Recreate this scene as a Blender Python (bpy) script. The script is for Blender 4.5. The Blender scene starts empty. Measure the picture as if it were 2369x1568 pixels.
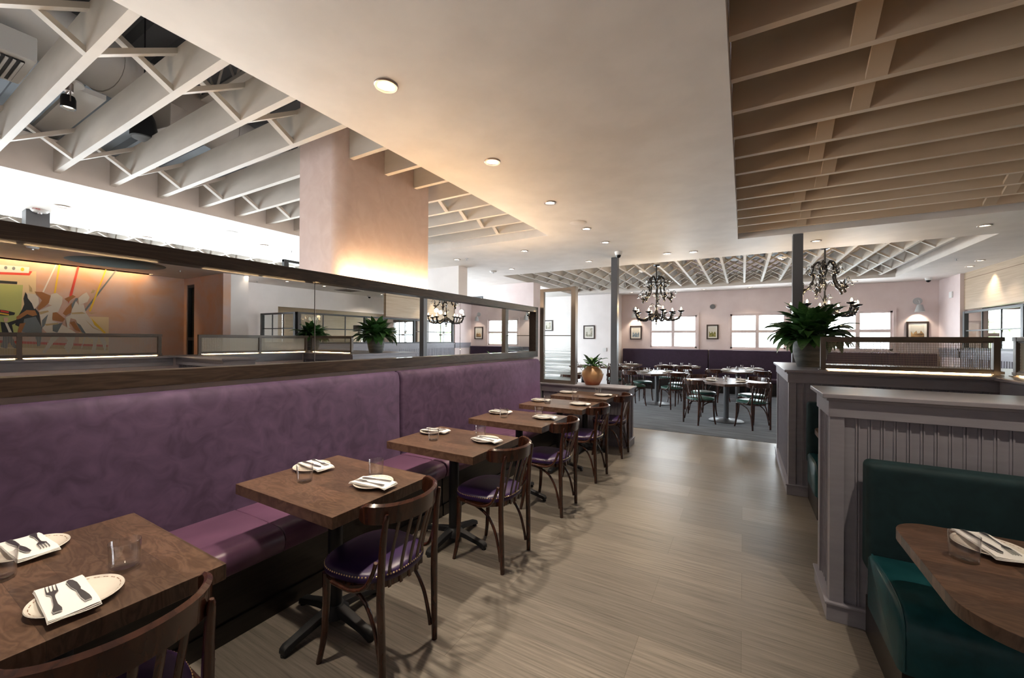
import bpy, bmesh, math, random
from mathutils import Vector, Matrix
random.seed(7)
R = math.radians; PI = math.pi
SC = bpy.context.scene
COL = SC.collection
# ------------------------------------------------------------------ camera
YAW, PIT, ROL = R(29.855), R(0.05), R(0.365)
cdat = bpy.data.cameras.new('camera'); cam = bpy.data.objects.new('camera', cdat); COL.objects.link(cam)
cdat.sensor_width = 36.0; cdat.lens = 931.5 / 2369 * 36.0; cdat.clip_start = 0.02; cdat.clip_end = 200
_fw = Vector((-math.sin(YAW)*math.cos(PIT), math.cos(YAW)*math.cos(PIT), math.sin(PIT)))
_r = Vector((math.cos(YAW), math.sin(YAW), 0)); _u = _r.cross(_fw)
_rr = math.cos(ROL)*_r + math.sin(ROL)*_u; _uu = -math.sin(ROL)*_r + math.cos(ROL)*_u
cm = Matrix((( _rr.x, _uu.x, -_fw.x, 0), (_rr.y, _uu.y, -_fw.y, 0), (_rr.z, _uu.z, -_fw.z, 1.5), (0, 0, 0, 1)))
cam.matrix_world = cm
SC.camera = cam
# ------------------------------------------------------------------ world and exposure
SC.view_settings.view_transform = 'Standard'; SC.view_settings.look = 'None'
SC.view_settings.gamma = 1.0; SC.view_settings.use_curve_mapping = False
SC.view_settings.exposure = 0.45
W = bpy.data.worlds.new('sky'); SC.world = W; W.use_nodes = True
_n = W.node_tree; _n.nodes.clear()
_bg = _n.nodes.new('ShaderNodeBackground'); _wo = _n.nodes.new('ShaderNodeOutputWorld')
_bg.inputs['Color'].default_value = (0.86, 0.93, 1.0, 1); _bg.inputs['Strength'].default_value = 18.0
_n.links.new(_bg.outputs[0], _wo.inputs[0])
WARM = (1.0, 0.72, 0.42); SOFTWARM = (1.0, 0.85, 0.67)
def area(name, loc, sx, sy, direction, power, color, portal=False, spread=None):
    d = bpy.data.lights.new(name, 'AREA'); d.shape = 'RECTANGLE'; d.size = sx; d.size_y = sy
    d.energy = power; d.color = color
    if portal: d.cycles.is_portal = True
    if spread: d.spread = R(spread)
    o = bpy.data.objects.new(name, d); COL.objects.link(o); o.location = loc
    o.rotation_euler = Vector(direction).to_track_quat('-Z', 'Y').to_euler(); return o
def spot(name, loc, power, color, angle=80, blend=0.7, direction=(0, 0, -1), size=0.03):
    d = bpy.data.lights.new(name, 'SPOT'); d.energy = power; d.color = color; d.spot_size = R(angle)
    d.spot_blend = blend; d.shadow_soft_size = size
    o = bpy.data.objects.new(name, d); COL.objects.link(o); o.location = loc
    o.rotation_euler = Vector(direction).to_track_quat('-Z', 'Y').to_euler(); return o
def point(name, loc, power, color, size=0.03):
    d = bpy.data.lights.new(name, 'POINT'); d.energy = power; d.color = color; d.shadow_soft_size = size
    o = bpy.data.objects.new(name, d); COL.objects.link(o); o.location = loc; return o
ZC = 2.99                                    # ceiling height
sd = bpy.data.lights.new('sun', 'SUN'); sd.energy = 15; sd.angle = R(1.5); sd.color = (1, .96, .9); so = bpy.data.objects.new('sun', sd); COL.objects.link(so)
so.rotation_euler = Vector((.80, .18, -.60)).to_track_quat('-Z', 'Y').to_euler()
# daylight portals at the windows (back wall, left wall)
for x0, x1 in ((-2.55, -1.28), (-.28, .98), (1.94, 3.2)):
    area('window_portal', ((x0+x1)/2, 13.62, 1.78), 1.3, 1.0, (0, -1, 0), 1, (1, 1, 1), portal=True)
for k in range(5):
    area('window_portal', (-9.98, -2.2 + 3.0*k, 1.5), 2.5, 2.0, (1, 0, 0), 1, (1, 1, 1), portal=True)
area('window_portal', (-7.1, 13.02, 1.75), 2.6, 2.1, (0, -1, 0), 1, (1, 1, 1), portal=True)
area('window_portal', (6.6, 13.62, 1.7), 4.0, 1.3, (0, -1, 0), 1, (1, 1, 1), portal=True)
# ------------------------------------------------------------------ materials
MT = {}
def mat(name, col=(.5, .5, .5), rough=.5, metal=0., spec=.5, sheen=0., trans=0., ior=1.45, emit=None, es=0., coat=0., alpha=1.):
    m = bpy.data.materials.new(name); m.use_nodes = True; b = m.node_tree.nodes['Principled BSDF']
    b.inputs['Base Color'].default_value = (*col, 1); b.inputs['Roughness'].default_value = rough
    b.inputs['Metallic'].default_value = metal; b.inputs['Specular IOR Level'].default_value = spec
    b.inputs['Sheen Weight'].default_value = sheen; b.inputs['Transmission Weight'].default_value = trans
    b.inputs['IOR'].default_value = ior; b.inputs['Coat Weight'].default_value = coat; b.inputs['Alpha'].default_value = alpha
    if sheen: b.inputs['Sheen Roughness'].default_value = .35
    if emit: b.inputs['Emission Color'].default_value = (*emit, 1); b.inputs['Emission Strength'].default_value = es
    MT[name] = m; return m
def N(m, t, **kw):
    n = m.node_tree.nodes.new(t)
    for k, v in kw.items():
        if k.startswith('_'): n.inputs[int(k[1:])].default_value = v
        else: setattr(n, k, v)
    return n
def LK(m, a, b): m.node_tree.links.new(a, b)
def coords(m, scale=(1, 1, 1), rot=(0, 0, 0), space='Object'):
    tc = N(m, 'ShaderNodeTexCoord'); mp = N(m, 'ShaderNodeMapping')
    mp.inputs['Scale'].default_value = scale; mp.inputs['Rotation'].default_value = rot
    LK(m, tc.outputs[space], mp.inputs[0]); return mp.outputs[0]
def noise_mix(m, c1, c2, scale=(4, 4, 4), nscale=1., detail=4, lo=.35, hi=.65, bump=0., rough=None, dist=0.):
    """base colour varied by a stretched noise, optional bump and roughness variation"""
    b = m.node_tree.nodes['Principled BSDF']; v = coords(m, scale)
    n = N(m, 'ShaderNodeTexNoise'); n.inputs['Scale'].default_value = nscale; n.inputs['Detail'].default_value = detail
    n.inputs['Distortion'].default_value = dist
    LK(m, v, n.inputs['Vector'])
    r = N(m, 'ShaderNodeValToRGB'); r.color_ramp.elements[0].position = lo; r.color_ramp.elements[1].position = hi
    r.color_ramp.elements[0].color = (*c1, 1); r.color_ramp.elements[1].color = (*c2, 1)
    LK(m, n.outputs[0], r.inputs[0]); LK(m, r.outputs[0], b.inputs['Base Color'])
    if bump:
        bp = N(m, 'ShaderNodeBump'); bp.inputs['Strength'].default_value = bump; bp.inputs['Distance'].default_value = .01
        LK(m, n.outputs[0], bp.inputs['Height']); LK(m, bp.outputs[0], b.inputs['Normal'])
    if rough:
        mr = N(m, 'ShaderNodeMapRange'); mr.inputs[3].default_value = rough[0]; mr.inputs[4].default_value = rough[1]
        LK(m, n.outputs[0], mr.inputs[0]); LK(m, mr.outputs[0], b.inputs['Roughness'])
    return m
noise_mix(mat('ceiling_paint', rough=.55), (.70, .655, .61), (.76, .715, .67), nscale=.9, detail=3, bump=.04)
noise_mix(mat('joist_paint', rough=.6), (.53, .485, .43), (.61, .56, .50), scale=(1, 1, 3), nscale=2)
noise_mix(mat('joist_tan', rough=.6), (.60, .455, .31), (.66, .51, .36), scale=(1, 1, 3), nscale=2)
noise_mix(mat('pink_paint', rough=.6), (.69, .575, .56), (.74, .63, .615), nscale=.7)
noise_mix(mat('white_and_daylit_pink', rough=.6), (.80, .76, .75), (.84, .80, .79), nscale=.7)
noise_mix(mat('pink_plaster', rough=.6), (.68, .53, .48), (.73, .585, .535), nscale=1.8, detail=8, dist=1.2, bump=.3)
noise_mix(mat('mural_plaster', rough=.7), (.66, .40, .27), (.62, .47, .43), nscale=.55, detail=3, dist=.5)
noise_mix(mat('grey_paint', rough=.38), (.245, .235, .27), (.275, .265, .30), scale=(2, 2, 10), nscale=3, bump=.02)
mat('taupe_metal', (.135, .115, .098), .4, .25); mat('post_paint', (.115, .12, .13), .4)
mat('black_metal', (.018, .019, .022), .42, .3); mat('black_frame', (.035, .04, .045), .45)
mat('steel', (.55, .55, .56), .28, 1.); mat('nickel_trim', (.45, .38, .34), .3, .9); mat('brass', (.72, .55, .30), .3, 1.)
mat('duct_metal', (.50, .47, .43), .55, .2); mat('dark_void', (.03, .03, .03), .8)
mat('ceramic', (.80, .74, .66), .18, coat=.4); mat('ceramic_line', (.30, .17, .11), .4)
mat('napkin_cloth', (.84, .82, .80), .9); mat('white_plastic', (.75, .75, .74), .4); mat('red_print', (.5, .03, .02), .5)
mat('dome_black', (.01, .01, .012), .08)
mat('glass', (1, 1, 1), .0, trans=1., ior=1.45)
mat('mirror_silver', (.88, .88, .87), .0, 1.)
mat('bulb', (1, .8, .5), .3, emit=(1, .62, .28), es=60); mat('lamp_face', (1, .9, .7), .3, emit=(1, .84, .62), es=14)
mat('led', (1, .8, .5), .3, emit=(1, .66, .33), es=34); mat('led_cove', (1, .8, .5), .3, emit=(1, .70, .40), es=75); mat('led_soft', (1, .9, .7), .3, emit=(1, .84, .62), es=24); mat('led_mural', (1, .8, .5), .3, emit=(1, .66, .33), es=40)
mat('crystal', (1, 1, 1), .03, trans=.9, ior=1.5); mat('chandelier_black', (.012, .012, .014), .18, .0, coat=.6)
mat('leaf_dark', (.012, .05, .012), .33, coat=.2); mat('leaf_light', (.05, .12, .02), .4); mat('soil', (.02, .013, .01), .9)
mat('stem_green', (.09, .16, .04), .5); mat('flower_white', (.8, .78, .62), .5); mat('twig', (.09, .07, .05), .7)
noise_mix(mat('leaf_green', rough=.36, coat=.15), (.028, .095, .026), (.075, .19, .045), nscale=14, detail=2)
noise_mix(mat('grey_pot', rough=.6), (.045, .048, .046), (.115, .115, .105), scale=(2, 2, 9), nscale=2.5, detail=6, bump=.15)
mat('rubber', (.01, .01, .01), .7)
# terracotta: glaze fading from ochre shoulder to raw red foot
m = mat('terracotta', rough=.42); b = m.node_tree.nodes['Principled BSDF']
tc = N(m, 'ShaderNodeTexCoord'); sx = N(m, 'ShaderNodeSeparateXYZ'); LK(m, tc.outputs['Object'], sx.inputs[0])
nz = N(m, 'ShaderNodeTexNoise'); nz.inputs['Scale'].default_value = 9; nz.inputs['Detail'].default_value = 5; LK(m, tc.outputs['Object'], nz.inputs[0])
ad = N(m, 'ShaderNodeMath', operation='MULTIPLY_ADD'); LK(m, nz.outputs[0], ad.inputs[0]); ad.inputs[1].default_value = .12; LK(m, sx.outputs[2], ad.inputs[2])
cr = N(m, 'ShaderNodeValToRGB'); LK(m, ad.outputs[0], cr.inputs[0]); LK(m, cr.outputs[0], b.inputs['Base Color'])
cr.color_ramp.elements[0].position = .1; cr.color_ramp.elements[0].color = (.36, .10, .04, 1)
cr.color_ramp.elements[1].position = .19; cr.color_ramp.elements[1].color = (.56, .34, .17, 1)
# woods
def wood(name, c1, c2, scale, rough=.35, coat=.2, rings=True):
    m = mat(name, rough=rough, coat=coat); b = m.node_tree.nodes['Principled BSDF']; v = coords(m, scale)
    n = N(m, 'ShaderNodeTexNoise'); n.inputs['Scale'].default_value = 1; n.inputs['Detail'].default_value = 8; n.inputs['Distortion'].default_value = .6
    LK(m, v, n.inputs[0])
    w = N(m, 'ShaderNodeMath', operation='PINGPONG'); w.inputs[1].default_value = .06
    LK(m, n.outputs[0], w.inputs[0]); mr = N(m, 'ShaderNodeMapRange'); mr.inputs[2].default_value = .06; LK(m, w.outputs[0], mr.inputs[0])
    mx = N(m, 'ShaderNodeMix', data_type='RGBA'); LK(m, mr.outputs[0], mx.inputs[0]); mx.inputs[6].default_value = (*c1, 1); mx.inputs[7].default_value = (*c2, 1)
    LK(m, mx.outputs[2], b.inputs['Base Color']); return m, mx, mr
wood('mahogany', (.030, .009, .005), (.062, .020, .010), (6, 6, 1.5), .25, .5)
wood('mirror_frame_wood', (.018, .011, .008), (.042, .027, .020), (14, 1.2, 14), .38, .15)
m, mx, mr = wood('dark_bench_wood', (.009, .007, .006), (.018, .013, .011), (3, .5, 12), .35, .2)
# butcher-block table top: staves of varying tone
def stave_wood(name, c1, c2):
    m, mx, mr = wood(name, c1, c2, (5, 16, 5), .36, .25)
    b = m.node_tree.nodes['Principled BSDF']
    v = coords(m, (1, 1, 1)); br = N(m, 'ShaderNodeTexBrick'); LK(m, v, br.inputs[0])
    br.inputs['Scale'].default_value = 1; br.inputs['Brick Width'].default_value = .42; br.inputs['Row Height'].default_value = .098
    br.inputs['Mortar Size'].default_value = .0006; br.offset = .4
    br.inputs['Color1'].default_value = (.74, .74, .74, 1); br.inputs['Color2'].default_value = (1.3, 1.24, 1.18, 1); br.inputs['Mortar'].default_value = (.5, .5, .5, 1)
    m2 = N(m, 'ShaderNodeMix', data_type='RGBA', blend_type='MULTIPLY'); m2.inputs[0].default_value = 1
    LK(m, mx.outputs[2], m2.inputs[6]); LK(m, br.outputs[0], m2.inputs[7]); LK(m, m2.outputs[2], b.inputs['Base Color'])
    return m
stave_wood('table_oak', (.072, .040, .026), (.128, .077, .052))
# velvet and leather
def velvet(name, c1, c2, sheen=.5):
    m = mat(name, rough=.75, sheen=sheen); noise_mix(m, c1, c2, nscale=2.1, detail=6, lo=.28, hi=.74, dist=1.1)
    b = m.node_tree.nodes['Principled BSDF']; b.inputs['Sheen Tint'].default_value = (*[min(1, c*6) for c in c2], 1); return m
velvet('purple_velvet', (.046, .026, .058), (.095, .056, .114), .35)
velvet('dark_purple_velvet', (.030, .016, .034), (.042, .022, .048), .2)
velvet('teal_velvet', (.003, .017, .021), (.008, .033, .039), .2)
noise_mix(mat('purple_leather', rough=.34), (.105, .048, .092), (.130, .060, .112), nscale=2)
noise_mix(mat('aubergine_leather', rough=.33), (.022, .009, .050), (.030, .012, .062), nscale=5)
noise_mix(mat('dark_purple_leather', rough=.4), (.03, .014, .03), (.038, .018, .038), nscale=3)
noise_mix(mat('teal_leather', rough=.33), (.004, .046, .056), (.009, .068, .080), nscale=4, detail=6, rough=(.28, .42))
mat('sage_leather', (.030, .095, .078), .28)
# plank floor, boards run across the aisle
m = mat('plank_floor', rough=.3, spec=.4); b = m.node_tree.nodes['Principled BSDF']; v = coords(m, (1, 1, 1), space='Object')
br = N(m, 'ShaderNodeTexBrick'); LK(m, v, br.inputs[0]); br.inputs['Scale'].default_value = 1
br.inputs['Brick Width'].default_value = 1.22; br.inputs['Row Height'].default_value = .30; br.inputs['Mortar Size'].default_value = .0012; br.offset = .37
br.inputs['Color1'].default_value = (.78, .78, .78, 1); br.inputs['Color2'].default_value = (1.1, 1.09, 1.08, 1); br.inputs['Mortar'].default_value = (.62, .6, .58, 1)
v2 = coords(m, (1.3, 46, 1)); n1 = N(m, 'ShaderNodeTexNoise'); n1.inputs['Scale'].default_value = 1.6; n1.inputs['Detail'].default_value = 7; n1.inputs['Roughness'].default_value = .7; LK(m, v2, n1.inputs[0])
r1 = N(m, 'ShaderNodeValToRGB'); LK(m, n1.outputs[0], r1.inputs[0]); e = r1.color_ramp.elements
e[0].position = .28; e[0].color = (.088, .078, .067, 1); e[1].position = .66; e[1].color = (.262, .233, .200, 1)
x = e.new(.45); x.color = (.180, .158, .134, 1)
m2 = N(m, 'ShaderNodeMix', data_type='RGBA', blend_type='MULTIPLY'); m2.inputs[0].default_value = 1
LK(m, r1.outputs[0], m2.inputs[6]); LK(m, br.outputs[0], m2.inputs[7]); LK(m, m2.outputs[2], b.inputs['Base Color'])
mr = N(m, 'ShaderNodeMapRange'); LK(m, n1.outputs[0], mr.inputs[0]); mr.inputs[3].default_value = .26; mr.inputs[4].default_value = .44; LK(m, mr.outputs[0], b.inputs['Roughness'])
# carpet tiles
m = mat('carpet', rough=.95, sheen=.2); b = m.node_tree.nodes['Principled BSDF']
v = coords(m, (1.1, 6, 1)); n1 = N(m, 'ShaderNodeTexNoise'); n1.inputs['Scale'].default_value = 1.6; n1.inputs['Detail'].default_value = 5; n1.inputs['Roughness'].default_value = .6; LK(m, v, n1.inputs[0])
r1 = N(m, 'ShaderNodeValToRGB'); LK(m, n1.outputs[0], r1.inputs[0]); r1.color_ramp.elements[0].position = .38; r1.color_ramp.elements[1].position = .64
r1.color_ramp.elements[0].color = (.014, .018, .024, 1); r1.color_ramp.elements[1].color = (.070, .078, .092, 1)
LK(m, r1.outputs[0], b.inputs['Base Color'])
# corrugated deck, beadboard grooves, wood-grain wall panels, screens
mat('deck_metal', (.16, .165, .175), .5, .3); mat('sconce_grey', (.42, .43, .44), .45)
m = mat('panel_laminate', rough=.5); noise_mix(m, (.44, .34, .24), (.52, .41, .30), scale=(1, 1, 26), nscale=1.5, detail=6)
b = m.node_tree.nodes['Principled BSDF']; src = b.inputs['Base Color'].links[0].from_socket
v = coords(m, (1, 1, 1), (R(90), 0, R(90))); br = N(m, 'ShaderNodeTexBrick'); LK(m, v, br.inputs[0]); br.inputs['Scale'].default_value = 1
br.inputs['Brick Width'].default_value = .95; br.inputs['Row Height'].default_value = .32; br.inputs['Mortar Size'].default_value = .006; br.offset = 0
for s in ('Color1', 'Color2'): br.inputs[s].default_value = (1, 1, 1, 1)
br.inputs['Mortar'].default_value = (.4, .33, .26, 1)
m2 = N(m, 'ShaderNodeMix', data_type='RGBA', blend_type='MULTIPLY'); m2.inputs[0].default_value = 1
LK(m, src, m2.inputs[6]); LK(m, br.outputs[0], m2.inputs[7]); LK(m, m2.outputs[2], b.inputs['Base Color'])
def screen_mat(name, kind, col):
    """see-through sheet with a woven or punched pattern of its own"""
    m = bpy.data.materials.new(name); m.use_nodes = True; MT[name] = m; nt = m.node_tree; nt.nodes.clear()
    out = N(m, 'ShaderNodeOutputMaterial'); mix = N(m, 'ShaderNodeMixShader'); tr = N(m, 'ShaderNodeBsdfTransparent'); pb = N(m, 'ShaderNodeBsdfPrincipled')
    pb.inputs['Base Color'].default_value = (*col, 1); pb.inputs['Roughness'].default_value = .5
    tr.inputs[0].default_value = (.93, .95, .94, 1)
    tc = N(m, 'ShaderNodeTexCoord'); sp = N(m, 'ShaderNodeSeparateXYZ'); LK(m, tc.outputs['Object'], sp.inputs[0])
    def wave(sock, pitch, duty):
        a = N(m, 'ShaderNodeMath', operation='FRACT'); s = N(m, 'ShaderNodeMath', operation='DIVIDE'); s.inputs[1].default_value = pitch
        LK(m, sock, s.inputs[0]); LK(m, s.outputs[0], a.inputs[0]); g = N(m, 'ShaderNodeMath', operation='LESS_THAN'); g.inputs[1].default_value = duty
        LK(m, a.outputs[0], g.inputs[0]); return g.outputs[0]
    if kind == 'wire':
        s1 = wave(sp.outputs[0], .0105, .30); s2 = wave(sp.outputs[2], .021, .12)
        mx = N(m, 'ShaderNodeMath', operation='MAXIMUM'); LK(m, s1, mx.inputs[0]); LK(m, s2, mx.inputs[1]); fac = mx.outputs[0]
    elif kind == 'dots':
        s1 = wave(sp.outputs[1], .024, .62); s2 = wave(sp.outputs[2], .024, .62)
        mx = N(m, 'ShaderNodeMath', operation='MAXIMUM'); LK(m, s1, mx.inputs[0]); LK(m, s2, mx.inputs[1])
        sc_ = N(m, 'ShaderNodeMath', operation='MULTIPLY'); LK(m, mx.outputs[0], sc_.inputs[0]); sc_.inputs[1].default_value = .62; fac = sc_.outputs[0]
    elif kind == 'wire_y':
        s1 = wave(sp.outputs[1], .012, .28); fac = s1
    else:                                     # banded: irregular horizontal stripes, denser towards the foot
        n = N(m, 'ShaderNodeTexNoise'); mp = N(m, 'ShaderNodeMapping'); mp.inputs['Scale'].default_value = (.6, .6, 60); LK(m, tc.outputs['Object'], mp.inputs[0]); LK(m, mp.outputs[0], n.inputs[0])
        n.inputs['Scale'].default_value = 1; n.inputs['Detail'].default_value = 3
        g = N(m, 'ShaderNodeMapRange'); LK(m, n.outputs[0], g.inputs[0]); g.inputs[1].default_value = .42; g.inputs[2].default_value = .55
        zr = N(m, 'ShaderNodeMapRange'); LK(m, sp.outputs[2], zr.inputs[0]); zr.inputs[1].default_value = .56; zr.inputs[2].default_value = .34
        mu = N(m, 'ShaderNodeMath', operation='MULTIPLY'); LK(m, g.outputs[0], mu.inputs[0]); LK(m, zr.outputs[0], mu.inputs[1]); fac = mu.outputs[0]
        pb.inputs['Transmission Weight'].default_value = .55; pb.inputs['Roughness'].default_value = .6
        pb.inputs['IOR'].default_value = 1.05
    LK(m, fac, mix.inputs[0]); LK(m, tr.outputs[0], mix.inputs[1]); LK(m, pb.outputs[0], mix.inputs[2]); LK(m, mix.outputs[0], out.inputs[0])
screen_mat('wire_screen', 'wire', (.30, .24, .18)); screen_mat('dot_screen', 'dots', (.72, .70, .60)); screen_mat('wire_screen_long', 'wire_y', (.45, .42, .38))
screen_mat('banded_glass', 'band', (.60, .70, .72))
# clear window pane that lets daylight straight through
m = bpy.data.materials.new('pane_glass'); m.use_nodes = True; MT['pane_glass'] = m; m.node_tree.nodes.clear()
out = N(m, 'ShaderNodeOutputMaterial'); mix = N(m, 'ShaderNodeMixShader'); tr = N(m, 'ShaderNodeBsdfTransparent'); gl = N(m, 'ShaderNodeBsdfGlossy'); lw = N(m, 'ShaderNodeLayerWeight'); lw.inputs[0].default_value = .5; pw_ = N(m, 'ShaderNodeMath', operation='POWER'); pw_.inputs[1].default_value = 4.0; fr = N(m, 'ShaderNodeMath', operation='MULTIPLY_ADD'); fr.inputs[1].default_value = .75; fr.inputs[2].default_value = .035; LK(m, lw.outputs['Facing'], pw_.inputs[0]); LK(m, pw_.outputs[0], fr.inputs[0])
gl.inputs['Roughness'].default_value = 0.0; tr.inputs[0].default_value = (.97, .985, .98, 1)
LK(m, fr.outputs[0], mix.inputs[0]); LK(m, tr.outputs[0], mix.inputs[1]); LK(m, gl.outputs[0], mix.inputs[2]); LK(m, mix.outputs[0], out.inputs[0])
m = m.copy(); m.name = 'tumbler_glass'; MT['tumbler_glass'] = m
for nd in m.node_tree.nodes:
    if nd.type == 'BSDF_TRANSPARENT': nd.inputs[0].default_value = (1, 1, 1, 1)
    if nd.type == 'MATH' and nd.operation == 'POWER': nd.inputs[1].default_value = 2.2
    if nd.type == 'MATH' and nd.operation == 'MULTIPLY_ADD': nd.inputs[1].default_value = .75; nd.inputs[2].default_value = .06
for k, c in dict(cream=(.78, .62, .38), char=(.035, .04, .045), lime=(.50, .55, .20), white=(.85, .83, .78), red=(.62, .07, .05), slate=(.16, .19, .21), yellow=(.80, .55, .06), tan=(.50, .38, .20), brown=(.36, .16, .06), bone=(.66, .63, .56), skin=(.62, .42, .32)).items():
    mat('paint_' + k, c, .7)
# ------------------------------------------------------------------ mesh helpers
class MB:
    def __init__(s): s.v = []; s.f = []; s.mi = []; s.cur = 0
    def add(s, vs, fs):
        o = len(s.v); s.v += [tuple(p) for p in vs]; s.f += [tuple(i + o for i in f) for f in fs]; s.mi += [s.cur] * len(fs); return s
    def box(s, x0, x1, y0, y1, z0, z1, M=None):
        vs = [Vector((x, y, z)) for z in (z0, z1) for y in (y0, y1) for x in (x0, x1)]
        if M: vs = [M @ p for p in vs]
        return s.add(vs, [(0, 2, 3, 1), (4, 5, 7, 6), (0, 1, 5, 4), (2, 6, 7, 3), (0, 4, 6, 2), (1, 3, 7, 5)])
    def prism(s, pts, z0, z1, M=None):          # polygon in XY extruded along Z
        n = len(pts); vs = [Vector((x, y, z0)) for x, y in pts] + [Vector((x, y, z1)) for x, y in pts]
        if M: vs = [M @ p for p in vs]
        return s.add(vs, [tuple(range(n - 1, -1, -1)), tuple(range(n, 2*n))] + [(i, (i+1) % n, (i+1) % n + n, i + n) for i in range(n)])
    def lathe(s, prof, n=24, c=(0, 0, 0), close=False, M=None):   # prof: (r, z)
        vs = []; fs = []; k = len(prof)
        for i in range(n):
            a = 2*PI*i/n
            for r, z in prof:
                p = Vector((c[0] + r*math.cos(a), c[1] + r*math.sin(a), c[2] + z)); vs.append(M @ p if M else p)
        for i in range(n):
            j = (i+1) % n
            for q in range(k-1): fs.append((i*k+q, j*k+q, j*k+q+1, i*k+q+1))
        if close: fs.append(tuple(j*k for j in range(n-1, -1, -1))); fs.append(tuple(j*k+k-1 for j in range(n)))
        return s.add(vs, fs)
    def tube(s, pts, r, n=8, flat=1., up=None, M=None):
        pts = [Vector(p) for p in pts]; rs = r if isinstance(r, (list, tuple)) else [r]*len(pts); vs = []; fs = []
        T = [(pts[min(i+1, len(pts)-1)] - pts[max(i-1, 0)]).normalized() for i in range(len(pts))]
        u = Vector(up) if up else (Vector((0, 0, 1)) if abs(T[0].z) < .9 else Vector((1, 0, 0)))
        for i, p in enumerate(pts):
            a = (u - T[i]*u.dot(T[i]))
            if a.length < 1e-5: a = T[i].orthogonal()
            a.normalize(); b2 = T[i].cross(a); u = a if not up else Vector(up)
            for k in range(n):
                t = 2*PI*k/n; q = p + a*math.cos(t)*rs[i]*flat + b2*math.sin(t)*rs[i]; vs.append(M @ q if M else q)
        m_ = len(pts)
        for i in range(m_-1):
            for k in range(n): fs.append((i*n+k, i*n+(k+1) % n, (i+1)*n+(k+1) % n, (i+1)*n+k))
        fs.append(tuple(range(n-1, -1, -1))); fs.append(tuple((m_-1)*n+k for k in range(n)))
        return s.add(vs, fs)
    def ball(s, c, r, n=8, sz=1.):
        prof = [(max(1e-4, r*math.sin(PI*i/(n//2+1))), -r*sz*math.cos(PI*i/(n//2+1))) for i in range(n//2+2)]
        return s.lathe(prof, n, c)
    def build(s, name, m, parent=None, bevel=0., seg=2, smooth=True, angle=35, loc=None):
        me = bpy.data.meshes.new(name); me.from_pydata(s.v, [], s.f)
        ms = m if isinstance(m, (list, tuple)) else [m]
        for q in ms: me.materials.append(MT[q])
        if len(ms) > 1:
            for p, i in zip(me.polygons, s.mi): p.material_index = i
        bm = bmesh.new(); bm.from_mesh(me); bmesh.ops.recalc_face_normals(bm, faces=bm.faces)
        if bevel:
            es = [e for e in bm.edges if e.is_manifold and e.calc_face_angle(0) > R(30)]
            bmesh.ops.bevel(bm, geom=es, offset=bevel, segments=seg, profile=.6, affect='EDGES', clamp_overlap=True)
        bm.to_mesh(me); bm.free()
        if smooth: me.shade_smooth(); me.set_sharp_from_angle(angle=R(angle))
        o = bpy.data.objects.new(name, me); COL.objects.link(o)
        if parent: o.parent = parent
        if loc: o.location = loc
        if bevel and smooth: wn = o.modifiers.new('weighted_normal', 'WEIGHTED_NORMAL'); wn.keep_sharp = True; wn.weight = 100
        return o
def thing(name, label, cat, loc=(0, 0, 0), rz=0, group=None):
    o = bpy.data.objects.new(name, None); COL.objects.link(o); o.location = loc; o.rotation_euler = (0, 0, rz)
    o.empty_display_size = .1; o['label'] = label; o['category'] = cat
    if group: o['group'] = group
    return o
def tag(o, label, cat, group=None):
    o['label'] = label; o['category'] = cat
    if group: o['group'] = group
    return o
def st(o): o['kind'] = 'structure'; return o
def dup(root, loc=None, rz=None, label=None, group=None):
    def cp(o, par):
        c = o.copy(); COL.objects.link(c)
        if par: c.parent = par
        for ch in o.children: cp(ch, c)
        return c
    c = cp(root, None)
    if loc is not None: c.location = loc
    if rz is not None: c.rotation_euler = (0, 0, rz)
    if label: c['label'] = label
    if group: c['group'] = group
    return c
def arc(cx, cy, r, a0, a1, n, z=0): return [(cx + r*math.cos(R(a0 + (a1-a0)*i/n)), cy + r*math.sin(R(a0 + (a1-a0)*i/n)), z) for i in range(n+1)]
def smoothpath(pts, n=6):                      # Catmull-Rom through 3-D points
    P = [Vector(p) for p in pts]; out = []
    for i in range(len(P)-1):
        p0, p1, p2, p3 = P[max(i-1, 0)], P[i], P[i+1], P[min(i+2, len(P)-1)]
        for k in range(n):
            t = k/n; out.append(.5*((2*p1) + (p2-p0)*t + (2*p0-5*p1+4*p2-p3)*t*t + (3*p1-p0-3*p2+p3)*t**3))
    out.append(P[-1]); return out
# ------------------------------------------------------------------ room shell
XL, XR, YB, YF = -10.0, 9.3, 13.5, -4.0
b = MB().box(XL-.2, XR+1, YF-.2, 7.05, -.12, 0); st(b.build('floor', 'plank_floor', smooth=False))
b = MB().box(XL-.2, XR+1, 7.05, YB+.3, -.12, 0.004); st(b.build('floor_carpet', 'carpet', smooth=False)).name = 'floor.001'
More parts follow.
